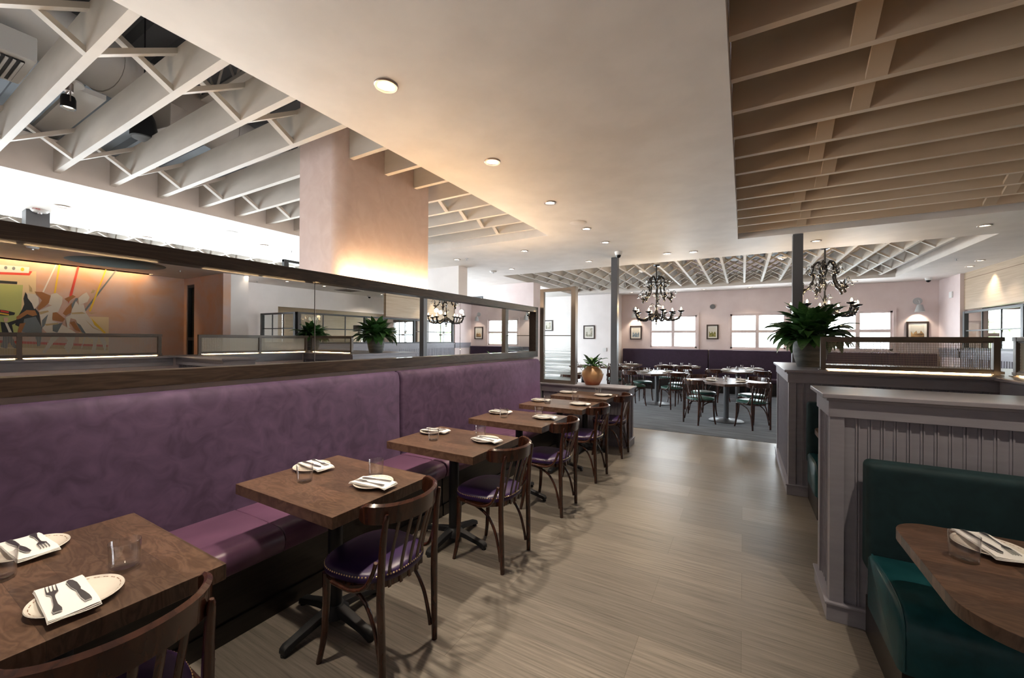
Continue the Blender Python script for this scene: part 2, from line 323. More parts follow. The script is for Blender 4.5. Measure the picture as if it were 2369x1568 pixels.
# ceiling slab with the four lattice wells and the round dome cut out of it
HOLES = {'L': (-5.65, -2.43, -1.5, 5.26), 'R': (-.075, 3.8, -1.2, 6.77), 'B': (-4.9, 3.03, 8.08, 12.42), 'W': (-9.3, -7.9, -1.5, 6.2), 'D': (4.6, 6.2, 2.3, 3.9), 'M': (6.56, 6.8, -3.0, 4.05)}
xs = sorted({XL-.1, XR+1} | {h[0] for h in HOLES.values()} | {h[1] for h in HOLES.values()})
ys = sorted({YF-.1, YB+.3} | {h[2] for h in HOLES.values()} | {h[3] for h in HOLES.values()})
b = MB()
for i in range(len(xs)-1):
    for j in range(len(ys)-1):
        cx, cy = (xs[i]+xs[i+1])/2, (ys[j]+ys[j+1])/2
        if any(h[0] < cx < h[1] and h[2] < cy < h[3] for h in HOLES.values()): continue
        b.add([(xs[i], ys[j], ZC), (xs[i+1], ys[j], ZC), (xs[i+1], ys[j+1], ZC), (xs[i], ys[j+1], ZC)], [(0, 3, 2, 1)])
for k, (x0, x1, y0, y1) in HOLES.items():        # upstand of each well
    if k == 'D': continue
    zt = 3.36
    for p, q in (((x0, y0), (x1, y0)), ((x1, y0), (x1, y1)), ((x1, y1), (x0, y1)), ((x0, y1), (x0, y0))):
        b.add([(*p, ZC), (*q, ZC), (*q, zt), (*p, zt)], [(0, 1, 2, 3)])
x0, x1, y0, y1 = HOLES['D']; n = 48; ccx, ccy, rr = (x0+x1)/2, (y0+y1)/2, .74   # square to circle
ring = [(ccx+rr*math.cos(2*PI*i/n), ccy+rr*math.sin(2*PI*i/n), ZC) for i in range(n)]
sq = []
for i in range(n):
    c_, s_ = math.cos(2*PI*i/n), math.sin(2*PI*i/n); k = .8/max(abs(c_), abs(s_)); sq.append((ccx+k*c_, ccy+k*s_, ZC))
b.add(ring+sq, [(i, (i+1) % n, (i+1) % n+n, i+n) for i in range(n)])
st(b.build('ceiling', 'ceiling_paint', smooth=False))
mat('dome_paint', (.20, .23, .23), .6)
b = MB().lathe([(rr, 0), (rr, .02), (rr*.93, .12), (rr*.7, .26), (rr*.35, .34), (.001, .36)], 48, (ccx, ccy, ZC))
st(b.build('trim', 'dome_paint')).name = 'trim_5'
# structural deck above the wells
b = MB()
y = YF
while y < YB:
    b.add([(XL, y, 4.45), (XR, y, 4.45), (XR, y+.10, 4.45), (XL, y+.10, 4.45), (XR, y+.14, 4.52), (XL, y+.14, 4.52), (XR, y+.24, 4.52), (XL, y+.24, 4.52), (XR, y+.28, 4.45), (XL, y+.28, 4.45)],
          [(0, 1, 2, 3), (3, 2, 4, 5), (5, 4, 6, 7), (7, 6, 8, 9)]); y += .28
st(b.build('ceiling', 'deck_metal', smooth=False)).name = 'ceiling.001'
# outer roof so that daylight comes only through the windows
st(MB().box(XL-.3, XR+1.2, YF-.3, YB+.5, 4.6, 4.7).build('ceiling', 'dark_void', smooth=False)).name = 'ceiling.002'
# walls
def wall_with_windows(name, m, fixed, axis, a0, a1, z0, z1, wins, th=.14, sign=1):
    """axis 'x': wall plane y=fixed running along x; axis 'y': plane x=fixed running along y. wins = (a, b, z, z)"""
    b = MB(); A = sorted({a0, a1} | {w[0] for w in wins} | {w[1] for w in wins}); Z = sorted({z0, z1} | {w[2] for w in wins} | {w[3] for w in wins})
    for i in range(len(A)-1):
        for j in range(len(Z)-1):
            ca, cz = (A[i]+A[i+1])/2, (Z[j]+Z[j+1])/2
            if any(w[0] < ca < w[1] and w[2] < cz < w[3] for w in wins): continue
            f0, f1 = sorted((fixed, fixed+th*sign))
            if axis == 'x': b.box(A[i], A[i+1], f0, f1, Z[j], Z[j+1])
            else: b.box(f0, f1, A[i], A[i+1], Z[j], Z[j+1])
    return st(b.build(name, m, smooth=False))
BW = [(-2.60, -1.23, 1.27, 2.28), (-.33, 1.03, 1.27, 2.28), (1.89, 3.25, 1.27, 2.28), (4.85, 6.2, 1.05, 2.3), (7.1, 8.45, 1.05, 2.3)]
wall_with_windows('wall_back', 'pink_paint', YB, 'x', -3.52, XR, 0, 4.5, BW)
wall_with_windows('wall_back_left', 'white_and_daylit_pink', 12.9, 'x', XL, -3.52, 0, 4.5, [(-8.45, -6.5, .7, 2.8)], th=.74)  # paler than the pink wall beside it: window light put into its colour
LW = [(-3.45+3.0*k, -.95+3.0*k, .45, 2.3 if k < 3 else 2.86) for k in range(5)]
wall_with_windows('wall_left', 'white_and_daylit_pink', XL, 'y', YF-.1, YB+.3, 0, 4.5, LW, sign=-1)
wall_with_windows('wall_front', 'pink_paint', YF, 'x', XL, XR, 0, 4.5, [], sign=-1)
# right side: mural wall, the block with a doorway, kitchen wall, wainscot
wall_with_windows('wall_right', 'mural_plaster', 6.8, 'y', YF-.1, 4.75, 0, 4.5, [])
wall_with_windows('wall_right_block', 'mural_plaster', 4.75, 'x', 4.84, 6.8, 0, ZC+.2, [(6.25, 6.66, 0, 2.82)], th=.16)
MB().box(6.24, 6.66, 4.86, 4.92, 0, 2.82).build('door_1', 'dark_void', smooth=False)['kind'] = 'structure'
b = MB().box(6.245, 6.29, 4.77, 4.85, 0, 2.81).box(6.62, 6.66, 4.77, 4.85, 0, 2.81).box(6.29, 6.62, 4.77, 4.85, 2.75, 2.81).box(6.29, 6.62, 4.77, 4.85, 1.42, 1.5)
st(b.build('trim_1', 'black_frame', bevel=.004))
st(MB().box(4.84, 5.02, 4.911, 5.3, 0, ZC).build('wall_block_end', 'white_and_daylit_pink', smooth=False))
wall_with_windows('wall_kitchen', 'white_and_daylit_pink', 5.9, 'y', 5.6, 13.5, 0, ZC+.1, [(6.63, 12.45, 0, 2.4)], th=.12)
wall_with_windows('wall_kitchen_back', 'panel_laminate', 9.2, 'y', 5.4, 13.7, 0, ZC+.2, [], th=.1)
st(MB().box(5.9, 9.2, 5.45, 5.6, 0, ZC).build('wall_kitchen_side', 'white_and_daylit_pink', smooth=False))
# right wall of the far room (pink return, laminate panels above the glazing, grey wainscot below)
st(MB().box(4.08, 4.2, 12.42, 13.5, 0, ZC).build('wall_right_return', 'pink_paint', smooth=False))
st(MB().box(4.14, 4.24, 10.0, 12.42, 2.2, ZC).build('wall_right_panelled', 'panel_laminate', smooth=False))
st(MB().box(4.14, 4.24, 9.0, 10.0, 2.2, ZC).build('wall_right_panelled', 'panel_laminate', smooth=False)).name = 'wall_right_panelled.001'
b = MB().box(4.1, 4.2, 6.1, 12.42, 0, 1.16).box(4.06, 4.24, 6.06, 12.42, 1.30, 1.345).box(4.085, 4.2, 6.08, 12.42, 1.16, 1.30).box(4.075, 4.2, 6.08, 12.42, 0, .14)
yy = 6.16
while yy < 12.4: b.box(4.092, 4.1, yy, yy+.012, .14, 1.16); yy += .085
st(b.build('wall_wainscot', 'grey_paint', smooth=False))
b = MB().box(4.05, 4.2, 12.42, 13.42, 1.16, 1.33).box(4.03, 4.2, 12.42, 13.42, 1.33, 1.36)
st(b.build('trim_2', 'grey_paint', smooth=False))
# left side blocks seen over the mirror wall
st(MB().box(-6.7, -5.02, 6.55, 6.85, 0, ZC).build('wall_pier', 'white_and_daylit_pink', smooth=False))
st(MB().box(-6.3, -4.73, 9.35, 9.75, 0, ZC).build('wall_pier', 'pink_paint', smooth=False)).name = 'wall_pier.001'
# plaster-clad chimney breast behind the mirror wall
pts = [(-3.52, 2.22), (-3.07, 2.22)] + [(x, y) for x, y, _ in arc(-3.07, 2.34, .12, -90, 0, 8)] + [(-2.95, 3.31), (-3.52, 3.31)]
st(MB().prism(pts, 0, 4.4).build('wall_chimney', 'pink_plaster'))
# low wall that carries the mirror
st(MB().box(-3.0, -2.815, -1.6, 5.60, 0, 1.985).build('wall_mirror', 'pink_paint', bevel=.004))
# ------------------------------------------------------------------ windows (frames + panes)
def window(idx, x0, x1, z0, z1, y, m='white_and_daylit_pink', fw_=.05):
    b = MB().box(x0-.06, x1+.06, y-.03, y, z1, z1+.07).box(x0-.06, x1+.06, y-.03, y, z0-.06, z0).box(x0-.06, x0, y-.03, y, z0, z1).box(x1, x1+.06, y-.03, y, z0, z1)
    b.box(x0, x0+fw_, y, y+.08, z0, z1).box(x1-fw_, x1, y, y+.08, z0, z1).box(x0, x1, y, y+.08, z0, z0+fw_).box(x0, x1, y, y+.08, z1-fw_, z1)
    xm, zm = (x0+x1)/2, (z0+z1)/2
    b.box(xm-.045, xm+.045, y-.015, y+.07, z0, z1).box(x0, x1, y-.012, y+.07, zm-.04, zm+.04)
    w = st(b.build('window', m, bevel=.003)); w.name = 'window_%d' % idx
    MB().box(x0+fw_, x1-fw_, y+.038, y+.042, z0+fw_, z1-fw_).build('pane', 'pane_glass', w, smooth=False)
    return w
for i, (x0, x1, z0, z1) in enumerate(BW): window((1, 2, 3, 10, 11)[i], x0, x1, z0, z1, YB, 'pink_paint' if i < 3 else 'taupe_metal')
for i, (y0, y1, z0, z1) in enumerate(LW):
    b = MB()
    for y in (y0, (y0+y1)/2-.025, y1-.05): b.box(-10.08, -10.0, y, y+.05, z0, z1)
    for z in (z0, 1.9, z1-.05): b.box(-10.08, -10.0, y0, y1, z, z+.05)
    w = st(b.build('window', 'black_frame', bevel=.003)); w.name = 'window_%d' % (i+4)
    MB().box(-10.05, -10.045, y0+.05, y1-.05, z0+.05, z1-.05).build('pane', 'pane_glass', w, smooth=False)
b = MB()
for x in (-8.45, -7.5, -6.55): b.box(x, x+.05, 12.95, 13.02, .7, 2.8)
for z in (.7, 2.0, 2.75): b.box(-8.45, -6.5, 12.95, 13.02, z, z+.05)
w = st(b.build('window', 'black_frame', bevel=.003)); w.name = 'window_9'
# greenery outside the kitchen windows
m = mat('hedge_green', rough=.9); noise_mix(m, (.05, .10, .03), (.45, .55, .30), nscale=2.5, detail=6)
b = MB()
for k in range(26): b.ball((4.6+k*.17+random.random()*.3, 16.2+random.random()*1.2, .5+random.random()*1.3), .5+random.random()*.3, 8)
tag(b.build('hedge', 'hedge_green'), 'pale green hedge outside the windows behind the grid glazing', 'hedge')['kind'] = 'stuff'
# ------------------------------------------------------------------ ceiling lattices: joists and herringbone bridging
JZ0, JZ1, JT = 3.05, 3.31, .045
ORD = 'first second third fourth fifth sixth seventh eighth ninth tenth eleventh twelfth thirteenth fourteenth fifteenth sixteenth seventeenth eighteenth nineteenth twentieth'.split()
def joist_run(key, axis, first, step, count, rows, look, where, grp, count_from, chimney=False, jmat='joist_paint', bt=.05):
    x0, x1, y0, y1 = HOLES[key]
    for k in range(count):
        c = first + k*step
        segs = [(x0, x1)] if axis == 'x' else [(y0, y1)]
        if chimney and 2.22 < c < 3.31: segs = [(x0, -3.52), (-2.95, x1)]
        b = MB()
        for s0, s1 in segs:
            if axis == 'x': b.box(s0+.004, s1-.004, c-JT/2, c+JT/2, JZ0, JZ1)
            else: b.box(c-JT/2, c+JT/2, s0+.004, s1-.004, JZ0, JZ1)
        tag(b.build('joist', jmat, smooth=False), '%s joist in the %s, %s counted from the %s' % (look, where, ORD[count-1-k if count_from[0] else k], count_from[1]), 'joist', grp)
    for k in range(count-1):                     # one crossed pair in each bay
        c0 = first + k*step + JT/2; c1 = first + (k+1)*step - JT/2
        for ri, (r0, stag, rname) in enumerate(rows):
            r = r0 + (stag if (k // 2) % 2 else 0)
            if chimney and c0 > 1.75 and c0 < 3.4 and r > -3.6: continue
            kk = count-2-k if count_from[0] else k
            root = thing('joist_bridging', '%s crossed braces, %s, %s bay from %s, %s row' % (look, where, ORD[kk], count_from[1], rname), 'brace',
                         (r, (c0+c1)/2, JZ0) if axis == 'x' else ((c0+c1)/2, r, JZ0), 0, 'cross bracing between ' + grp)
            w = (c1-c0)/2; h = JZ1-JZ0-.04; t = .035
            for s, off in ((1, 0), (-1, bt+.004)):
                z0_, z1_ = (h, 0) if s > 0 else (0, h)
                if axis == 'x': vs = [(off-bt, -w, z0_), (off-bt, w, z1_), (off-bt, w, z1_+t), (off-bt, -w, z0_+t), (off, -w, z0_), (off, w, z1_), (off, w, z1_+t), (off, -w, z0_+t)]
                else: vs = [(-w, off-bt, z0_), (w, off-bt, z1_), (w, off-bt, z1_+t), (-w, off-bt, z0_+t), (-w, off, z0_), (w, off, z1_), (w, off, z1_+t), (-w, off, z0_+t)]
                MB().add(vs, [(0, 1, 2, 3), (4, 7, 6, 5), (0, 4, 5, 1), (1, 5, 6, 2), (2, 6, 7, 3), (3, 7, 4, 0)]).build('brace', jmat, root, smooth=False)
joist_run('L', 'x', .765-.39*2, .39, 14, [(-3.12, 0, 'near'), (-5.08, 0, 'far')], 'white painted', 'left ceiling well', 'joists of the left ceiling well', (1, 'far end'), chimney=True)
joist_run('R', 'x', 1.18, .39, 15, [(.72, -.14, 'left'), (2.45, -.14, 'right')], 'tan painted', 'right ceiling well', 'joists of the right ceiling well', (1, 'far end'), bt=.10, jmat='joist_tan')
joist_run('B', 'y', -4.66, .39, 20, [(8.5, 0, 'nearest'), (9.2, 0, 'second'), (9.95, 0, 'third'), (10.7, 0, 'fourth'), (11.45, 0, 'fifth'), (12.1, 0, 'farthest')], 'thin white', 'far room ceiling well', 'joists of the far ceiling well', (0, 'left'))
joist_run('W', 'x', -1.1, .45, 17, [(-8.3, 0, 'near'), (-8.9, 0, 'far')], 'bright', 'well by the left windows', 'joists of the window side ceiling well', (1, 'far end'))
# ------------------------------------------------------------------ services above the left well
t = thing('air_duct', 'large pale round air duct running above the left ceiling joists', 'duct', (-5.0, 1.3, 3.95))
dirv = Vector((-.35, 1, 0)).normalized()
P = [Vector((0, 0, 0)) + dirv*s for s in (-3.2, -1, 0, 1, 2.5, 4.5)]
MB().tube(P, .24, 24).build('duct_body', 'duct_metal', t)
for s in (-2.4, -1.2, 0, 1.2, 2.4, 3.6):
    MB().tube([dirv*s, dirv*(s+.03)], .25, 24).build('duct_collar', 'duct_metal', t)
t = thing('air_diffuser', 'boxy pale air diffuser with a louvred grille above the nearest left joist', 'air vent', (-4.75, .62, 3.5))
MB().box(-.26, .26, -.2, .2, 0, .18).build('diffuser_box', 'duct_metal', t, bevel=.01)
MB().box(-.2, .2, -.15, .15, -.012, -.002).build('backing', 'dark_void', t)
b = MB()
for k in range(9): b.box(-.2, .2, -.15+.035*k, -.135+.035*k, -.02, -.004)
b.build('grille', 'duct_metal', t)
for (x, y, z, a, l) in ((-4.9, 1.75, 3.45, .2, .55), (-5.5, .5, 3.45, .1, .7)):
    t = tag(MB().box(-l/2, l/2, -.16, .16, 0, .22, Matrix.Rotation(a, 4, 'Z')).build('duct_box', 'duct_metal', bevel=.01, loc=(x, y, z)), 'pale sheet metal duct box above the left joists, ' + ('behind the spotlight' if y > 1 else 'nearest the top left corner'), 'duct')
for k, (x, y) in enumerate(((-5.25, 1.1), (-4.55, 3.3))):
    t = tag(MB().box(x-.75, x+.75, y-.09, y+.09, 3.42, 3.46).build('ceiling_board', 'duct_metal', bevel=.003), 'flat pale board above the left joists ' + ('that holds the dark spotlight' if k == 0 else 'further towards the chimney breast'), 'board')
for k in range(5):
    y = -.6 + 1.35*k
    t = thing('roof_truss', 'open web steel roof truss above the left joists', 'truss', (-4.0, y, 4.05), 0, 'roof trusses above the left well')
    MB().box(-2.4, 2.4, -.04, .04, .34, .38).build('top_chord', 'duct_metal', t); MB().box(-2.4, 2.4, -.04, .04, -.02, .02).build('bottom_chord', 'duct_metal', t)
    b = MB()
    for q in range(12): b.tube([(-2.4+.4*q, 0, 0), (-2.2+.4*q, 0, .34)], .012, 6).tube([(-2.2+.4*q, 0, .34), (-2.0+.4*q, 0, 0)], .012, 6)
    b.build('web', 'duct_metal', t)
t = thing('air_duct', 'dark boxy duct above the far room joists, near the dark post', 'duct', (.2, 10.2, 3.36))
MB().box(-1.1, 1.1, -.5, .5, 0, .4).build('duct_body', 'deck_metal', t, bevel=.01)
for q in (-.9, .9): MB().box(q-.01, q+.01, -.01, .01, .4, 1.09).build('hanging_rod', 'deck_metal', t)
MB().box(-.3, .3, -.3, .3, -.03, 0).build('grille_frame', 'duct_metal', t); b = MB()
for k in range(8): b.box(-.26, .26, -.27+.07*k, -.24+.07*k, -.045, -.03)
b.build('grille', 'deck_metal', t)
t = thing('track_spotlight', 'small dark adjustable spotlight on a round plate above the left joists', 'spotlight', (-4.42, .96, 3.42))
MB().lathe([(.001, 0), (.085, 0), (.085, -.012), (.001, -.012)], 28).build('mounting_plate', 'duct_metal', t)
MB().lathe([(.001, -.012), (.028, -.012), (.028, -.075), (.001, -.075)], 20).build('neck', 'nickel_trim', t)
b = MB().tube([(-.05, 0, -.16), (-.05, 0, -.085), (.05, 0, -.085), (.05, 0, -.16)], .004, 6); b.build('yoke', 'nickel_trim', t)
MB().lathe([(.001, -.11), (.036, -.11), (.042, -.13), (.042, -.20), (.034, -.20), (.03, -.18), (.001, -.18)], 24).build('lamp_housing', 'black_metal', t)
MB().lathe([(.001, -.186), (.03, -.186)], 20).build('lamp_lens', 'lamp_face', t)
dup(t, (.90, 1.765, 3.36), R(40), 'dark adjustable spotlight between the right joists above the near booth')
spot('booth_beam', (.90, 1.765, 3.14), 95, SOFTWARM, 62, .6, (0, .10, -1), .03)
t = thing('pendant_speaker', 'black bell-shaped pendant speaker hanging above the left joists', 'speaker', (-4.72, 1.5, 3.3))
MB().lathe([(.001, .24), (.05, .24), (.075, .18), (.10, .05), (.10, 0), (.085, -.005), (.001, -.005)], 28).build('speaker_body', 'black_metal', t)
MB().lathe([(.001, -.012), (.07, -.008), (.085, -.005)], 28).build('speaker_grille', 'deck_metal', t)
MB().tube([(0, 0, .24), (0, 0, 1.1)], .006, 6).build('hanging_rod', 'black_metal', t)

tag(MB().box(6.60, 6.625, -2.9, 3.98, 3.10, 3.115).build('led_strip', 'led_mural'), 'warm LED strip in the slot above the mural, seen only in the mirror', 'light strip')
# ------------------------------------------------------------------ posts
def post(x, y, w, z1, label):
    return tag(MB().box(x-w/2, x+w/2, y-w/2, y+w/2, 0.0, z1).build('post', 'post_paint', bevel=.006), label, 'post')
post(-2.02, 7.26, .115, ZC, 'slim dark grey square post behind the terracotta pot, rising to the ceiling')
post(.655, 6.88, .12, ZC, 'dark grey square post behind the large peace lily, rising to the ceiling')
post(-7.36, 1.34, .19, ZC, 'blue grey post showing above the mirror frame at the far left')
# ------------------------------------------------------------------ downlights and ceiling devices
def downlight(x, y, label, pw=0, col=SOFTWARM, z=ZC, ang=95, first=[None]):
    if first[0] is None:
        t = thing('downlight', label, 'ceiling light', (x, y, z), 0, 'recessed downlights')
        MB().lathe([(.068, 0), (.068, -.006), (.064, -.010), (.050, -.010), (.046, -.002), (.046, 0)], 32).build('trim_ring', 'nickel_trim', t)
        MB().lathe([(.001, -.0025), (.046, -.0025)], 24).build('lens', 'lamp_face', t)
        first[0] = t
    else: t = dup(first[0], (x, y, z), label=label)
    if pw: spot('downlight_beam', (x, y, z-.03), pw, col, ang, .55, size=.035)
    return t
for i, y in enumerate((.52, 1.68, 2.84, 4.0, 5.17, 6.03)):
    downlight(-1.83, y, 'glowing recessed downlight over the banquette tables, ' + ('outside the frame at the near end', 'nearest the camera', 'second from the camera', 'third from the camera', 'just beyond the round ceiling speaker', 'farthest of its row')[i], (110, 120, 120, 110, 90, 45)[i], ang=88)
for x, y, lb in ((-1.14, 7.3, 'in the ceiling right of the dome camera, left one of a pair'), (-.73, 7.37, 'in the ceiling right of the dome camera, right one of a pair'), (-2.54, 7.34, 'in the ceiling left of the slim post'),
                 (-3.2, 5.97, 'beyond the far corner of the left ceiling well'), (.93, 7.42, 'just right of the dark post under the right ceiling well'), (2.66, 7.44, 'near the right edge below the right ceiling well'),
                 (-4.26, 7.38, 'beside the smoke detector left of the far lattice'), (-4.66, 6.02, 'next to the chimney breast and sprinkler')):
    downlight(x, y, 'small round downlight ' + lb, 18)
for x, y, lb in ((-3.02, 12.74, 'leftmost above the far purple banquette'), (-1.0, 12.91, 'above the far banquette, left of the middle window'), (.16, 12.96, 'above the far banquette, over the middle window'), (2.4, 12.9, 'above the far banquette, right of the second chandelier')):
    downlight(x, y, 'small round downlight ' + lb, 14)
for x, y, lb in ((3.73, 10.58, 'by the panelled wall at right'), (3.85, 11.32, 'beside the dome camera at right')):
    downlight(x, y, 'small round downlight ' + lb, 22)
for x, y, lb in ((4.83, 5.25, 'left of two near the white block'), (4.82, 6.24, 'right of two near the white block'), (4.8, 7.31, 'beside the mirror seam')):
    downlight(x, y, 'small downlight reflected in the mirror ceiling, ' + lb, 12)
for x, y, lb in ((-6.76, 1.43, 'nearest'), (-7.74, 2.5, 'above the small lattice'), (-6.7, 3.63, 'left of the chimney breast')):
    downlight(x, y, 'faint downlight in the bright ceiling left of the left well, ' + lb, 0)
# tiny LED wall-wash spots that light the booths
for x, y in ((1.1, .6), (1.1, 2.0)): pass
t = tag(MB().lathe([(.001, -.004), (.095, -.004), (.105, 0), (.001, 0)], 36).build('ceiling_speaker', 'ceiling_paint', loc=(-1.83, 4.86, ZC-.002)), 'flat round white speaker grille in the ceiling beyond the third downlight', 'speaker')
tag(MB().lathe([(.001, -.006), (.10, -.006), (.11, 0), (.001, 0)], 36).build('ceiling_speaker', 'white_plastic', loc=(-6.3, 2.95, ZC)), 'round speaker in the overexposed ceiling left of the left well', 'speaker')
def dome_cam(x, y, label, z=ZC):
    t = thing('dome_camera', label, 'security camera', (x, y, z))
    MB().lathe([(.001, 0), (.062, 0), (.062, -.02), (.055, -.05), (.05, -.06), (.001, -.06)], 28).build('camera_housing', 'white_plastic', t)
    MB().lathe([(.044, -.055), (.040, -.080), (.026, -.100), (.001, -.108)], 24).build('dark_dome', 'dome_black', t)
dome_cam(-1.83, 6.78, 'white dome camera on the ceiling above the slim grey post')
dome_cam(3.72, 12.9, 'white dome camera on the ceiling of the far right corner')
dome_cam(5.6, 9.6, 'small dome camera seen in the mirror beside the panelled wall')
def smoke(x, y, label, z=ZC, fire=False):
    t = thing('smoke_detector', label, 'smoke detector', (x, y, z))
    MB().lathe([(.001, 0), (.075, 0), (.075, -.012), (.06, -.03), (.001, -.034)], 28).build('detector_body', 'white_plastic', t)
    MB().lathe([(.001, -.034), (.02, -.034), (.018, -.05), (.001, -.05)], 16).build('detector_lens', 'steel', t)
    if fire:
        o = text_obj('FIRE', .034, 'red_print', t); o.location = (.077, -.04, -.018); o.rotation_euler = (R(90), 0, R(72)); o.name = 'fire_lettering'
def text_obj(s, size, m, parent=None):
    c = bpy.data.curves.new('lettering', 'FONT'); c.body = s; c.size = size; c.extrude = .0006; c.align_x = 'CENTER'
    tmp = bpy.data.objects.new('lettering', c); me = bpy.data.meshes.new_from_object(tmp); bpy.data.objects.remove(tmp)
    me.materials.clear(); me.materials.append(MT[m]); o = bpy.data.objects.new('lettering', me); COL.objects.link(o)
    if parent: o.parent = parent
    return o
smoke(-7.2, 1.34, 'white round fire alarm marked FIRE on the bright ceiling at far left', fire=True)
smoke(4.70, 1.84, 'white round fire alarm reflected in the mirror, left of the oval recess', fire=True)
smoke(-4.75, 7.43, 'white smoke detector on the ceiling at the left tip of the far lattice')
smoke(-1.95, 9.2, 'white detector among the joists left of the first chandelier', 3.05); smoke(.62, 8.9, 'white detector among the joists left of the dark post', 3.05)
def sprinkler(x, y, label, z=ZC):
    t = thing('sprinkler_head', label, 'sprinkler', (x, y, z))
    MB().lathe([(.001, 0), (.028, 0), (.028, -.004), (.001, -.004)], 20).build('escutcheon', 'steel', t)
    MB().lathe([(.008, -.004), (.008, -.028), (.020, -.030), (.020, -.033), (.001, -.033)], 16).build('deflector', 'steel', t)
sprinkler(-4.44, 6.04, 'small sprinkler head beside the pier left of the far lattice'); sprinkler(-6.74, 4.11, 'small sprinkler head just left of the chimney breast')
sprinkler(5.54, 5.87, 'small sprinkler head reflected between the mirror downlights'); sprinkler(5.2, 1.5, 'small sprinkler head reflected at the far left of the mirror'); sprinkler(3.3, 10.2, 'small sprinkler head on the ceiling right of the far lattice'); sprinkler(5.3, 4.1, 'small sprinkler head reflected right of the oval recess')
t = thing('ceiling_vent', 'square louvred ceiling vent reflected in the mirror above the kitchen opening', 'air vent', (5.0, 8.3, ZC))
MB().box(-.3, .3, -.3, .3, -.012, 0).build('vent_frame', 'duct_metal', t); b = MB()
for k in range(8): b.box(-.25, .25, -.26+.068*k, -.235+.068*k, -.02, -.012)
b.build('louvres', 'taupe_metal', t)
# ------------------------------------------------------------------ wall mirror with dark wood frame
MX = -2.80; MY0, MY1 = -1.45, 5.585; MZ0, MZ1 = 1.235, 1.995
t = thing('framed_wall_mirror', 'very long mirror in a flat dark wood frame above the purple banquette', 'mirror', (-2.80, 0, 0))
fwd = .078
def rail(z0, z1, y0, y1, cut):                     # mitred members; local coordinates, front at x=.06
    if cut == 'top': pts = [(y0, z1), (y1, z1), (y1-fwd, z0), (y0+fwd, z0)]
    elif cut == 'bot': pts = [(y0, z0), (y0+fwd, z1), (y1-fwd, z1), (y1, z0)]
    elif cut == 'right': pts = [(y1, z0), (y1, z1), (y0, z1-fwd), (y0, z0+fwd)]
    else: pts = [(y0, z0), (y1, z0+fwd), (y1, z1-fwd), (y0, z1)]
    b = MB(); n = 4; b.add([(-.012, p, q) for p, q in pts] + [(.058, p, q) for p, q in pts], [(0, 1, 2, 3), (7, 6, 5, 4)] + [(i, (i+1) % 4, (i+1) % 4+4, i+4) for i in range(4)])
    return b
rail(MZ1-fwd, MZ1, MY0, MY1, 'top').build('frame_rail', 'mirror_frame_wood', t, bevel=.003)
rail(MZ0, MZ0+fwd+.008, MY0, MY1, 'bot').build('frame_rail', 'mirror_frame_wood', t, bevel=.003)
rail(MZ0, MZ1, MY1-fwd, MY1, 'right').build('frame_stile', 'mirror_frame_wood', t, bevel=.003)
rail(MZ0, MZ1, MY0, MY0+fwd, 'left').build('frame_stile', 'mirror_frame_wood', t, bevel=.003)
seams = [MY0+.07, 1.89, 3.69, MY1-.07]
for i in range(3):
    MB().box(-.008, 0, seams[i]+.0025, seams[i+1]-.0025, MZ0+.07, MZ1-.06).build('mirror_pane', 'mirror_silver', t, bevel=.0015, seg=1, smooth=False)
MB().box(-.0125, -.009, MY0+.05, MY1-.05, MZ0+.05, MZ1-.05).build('backing_board', 'mirror_frame_wood', t)
tag(MB().box(-2.885, -2.862, 2.15, 5.5, 1.987, 1.998).build('led_strip', 'led_cove'), 'warm LED strip lying on top of the mirror wall beside the chimney breast', 'light strip')
tag(MB().box(-2.845, -2.822, -1.5, 2.05, 1.987, 1.998).build('led_strip', 'led_soft'), 'paler LED strip on top of the mirror wall, nearer the camera', 'light strip')
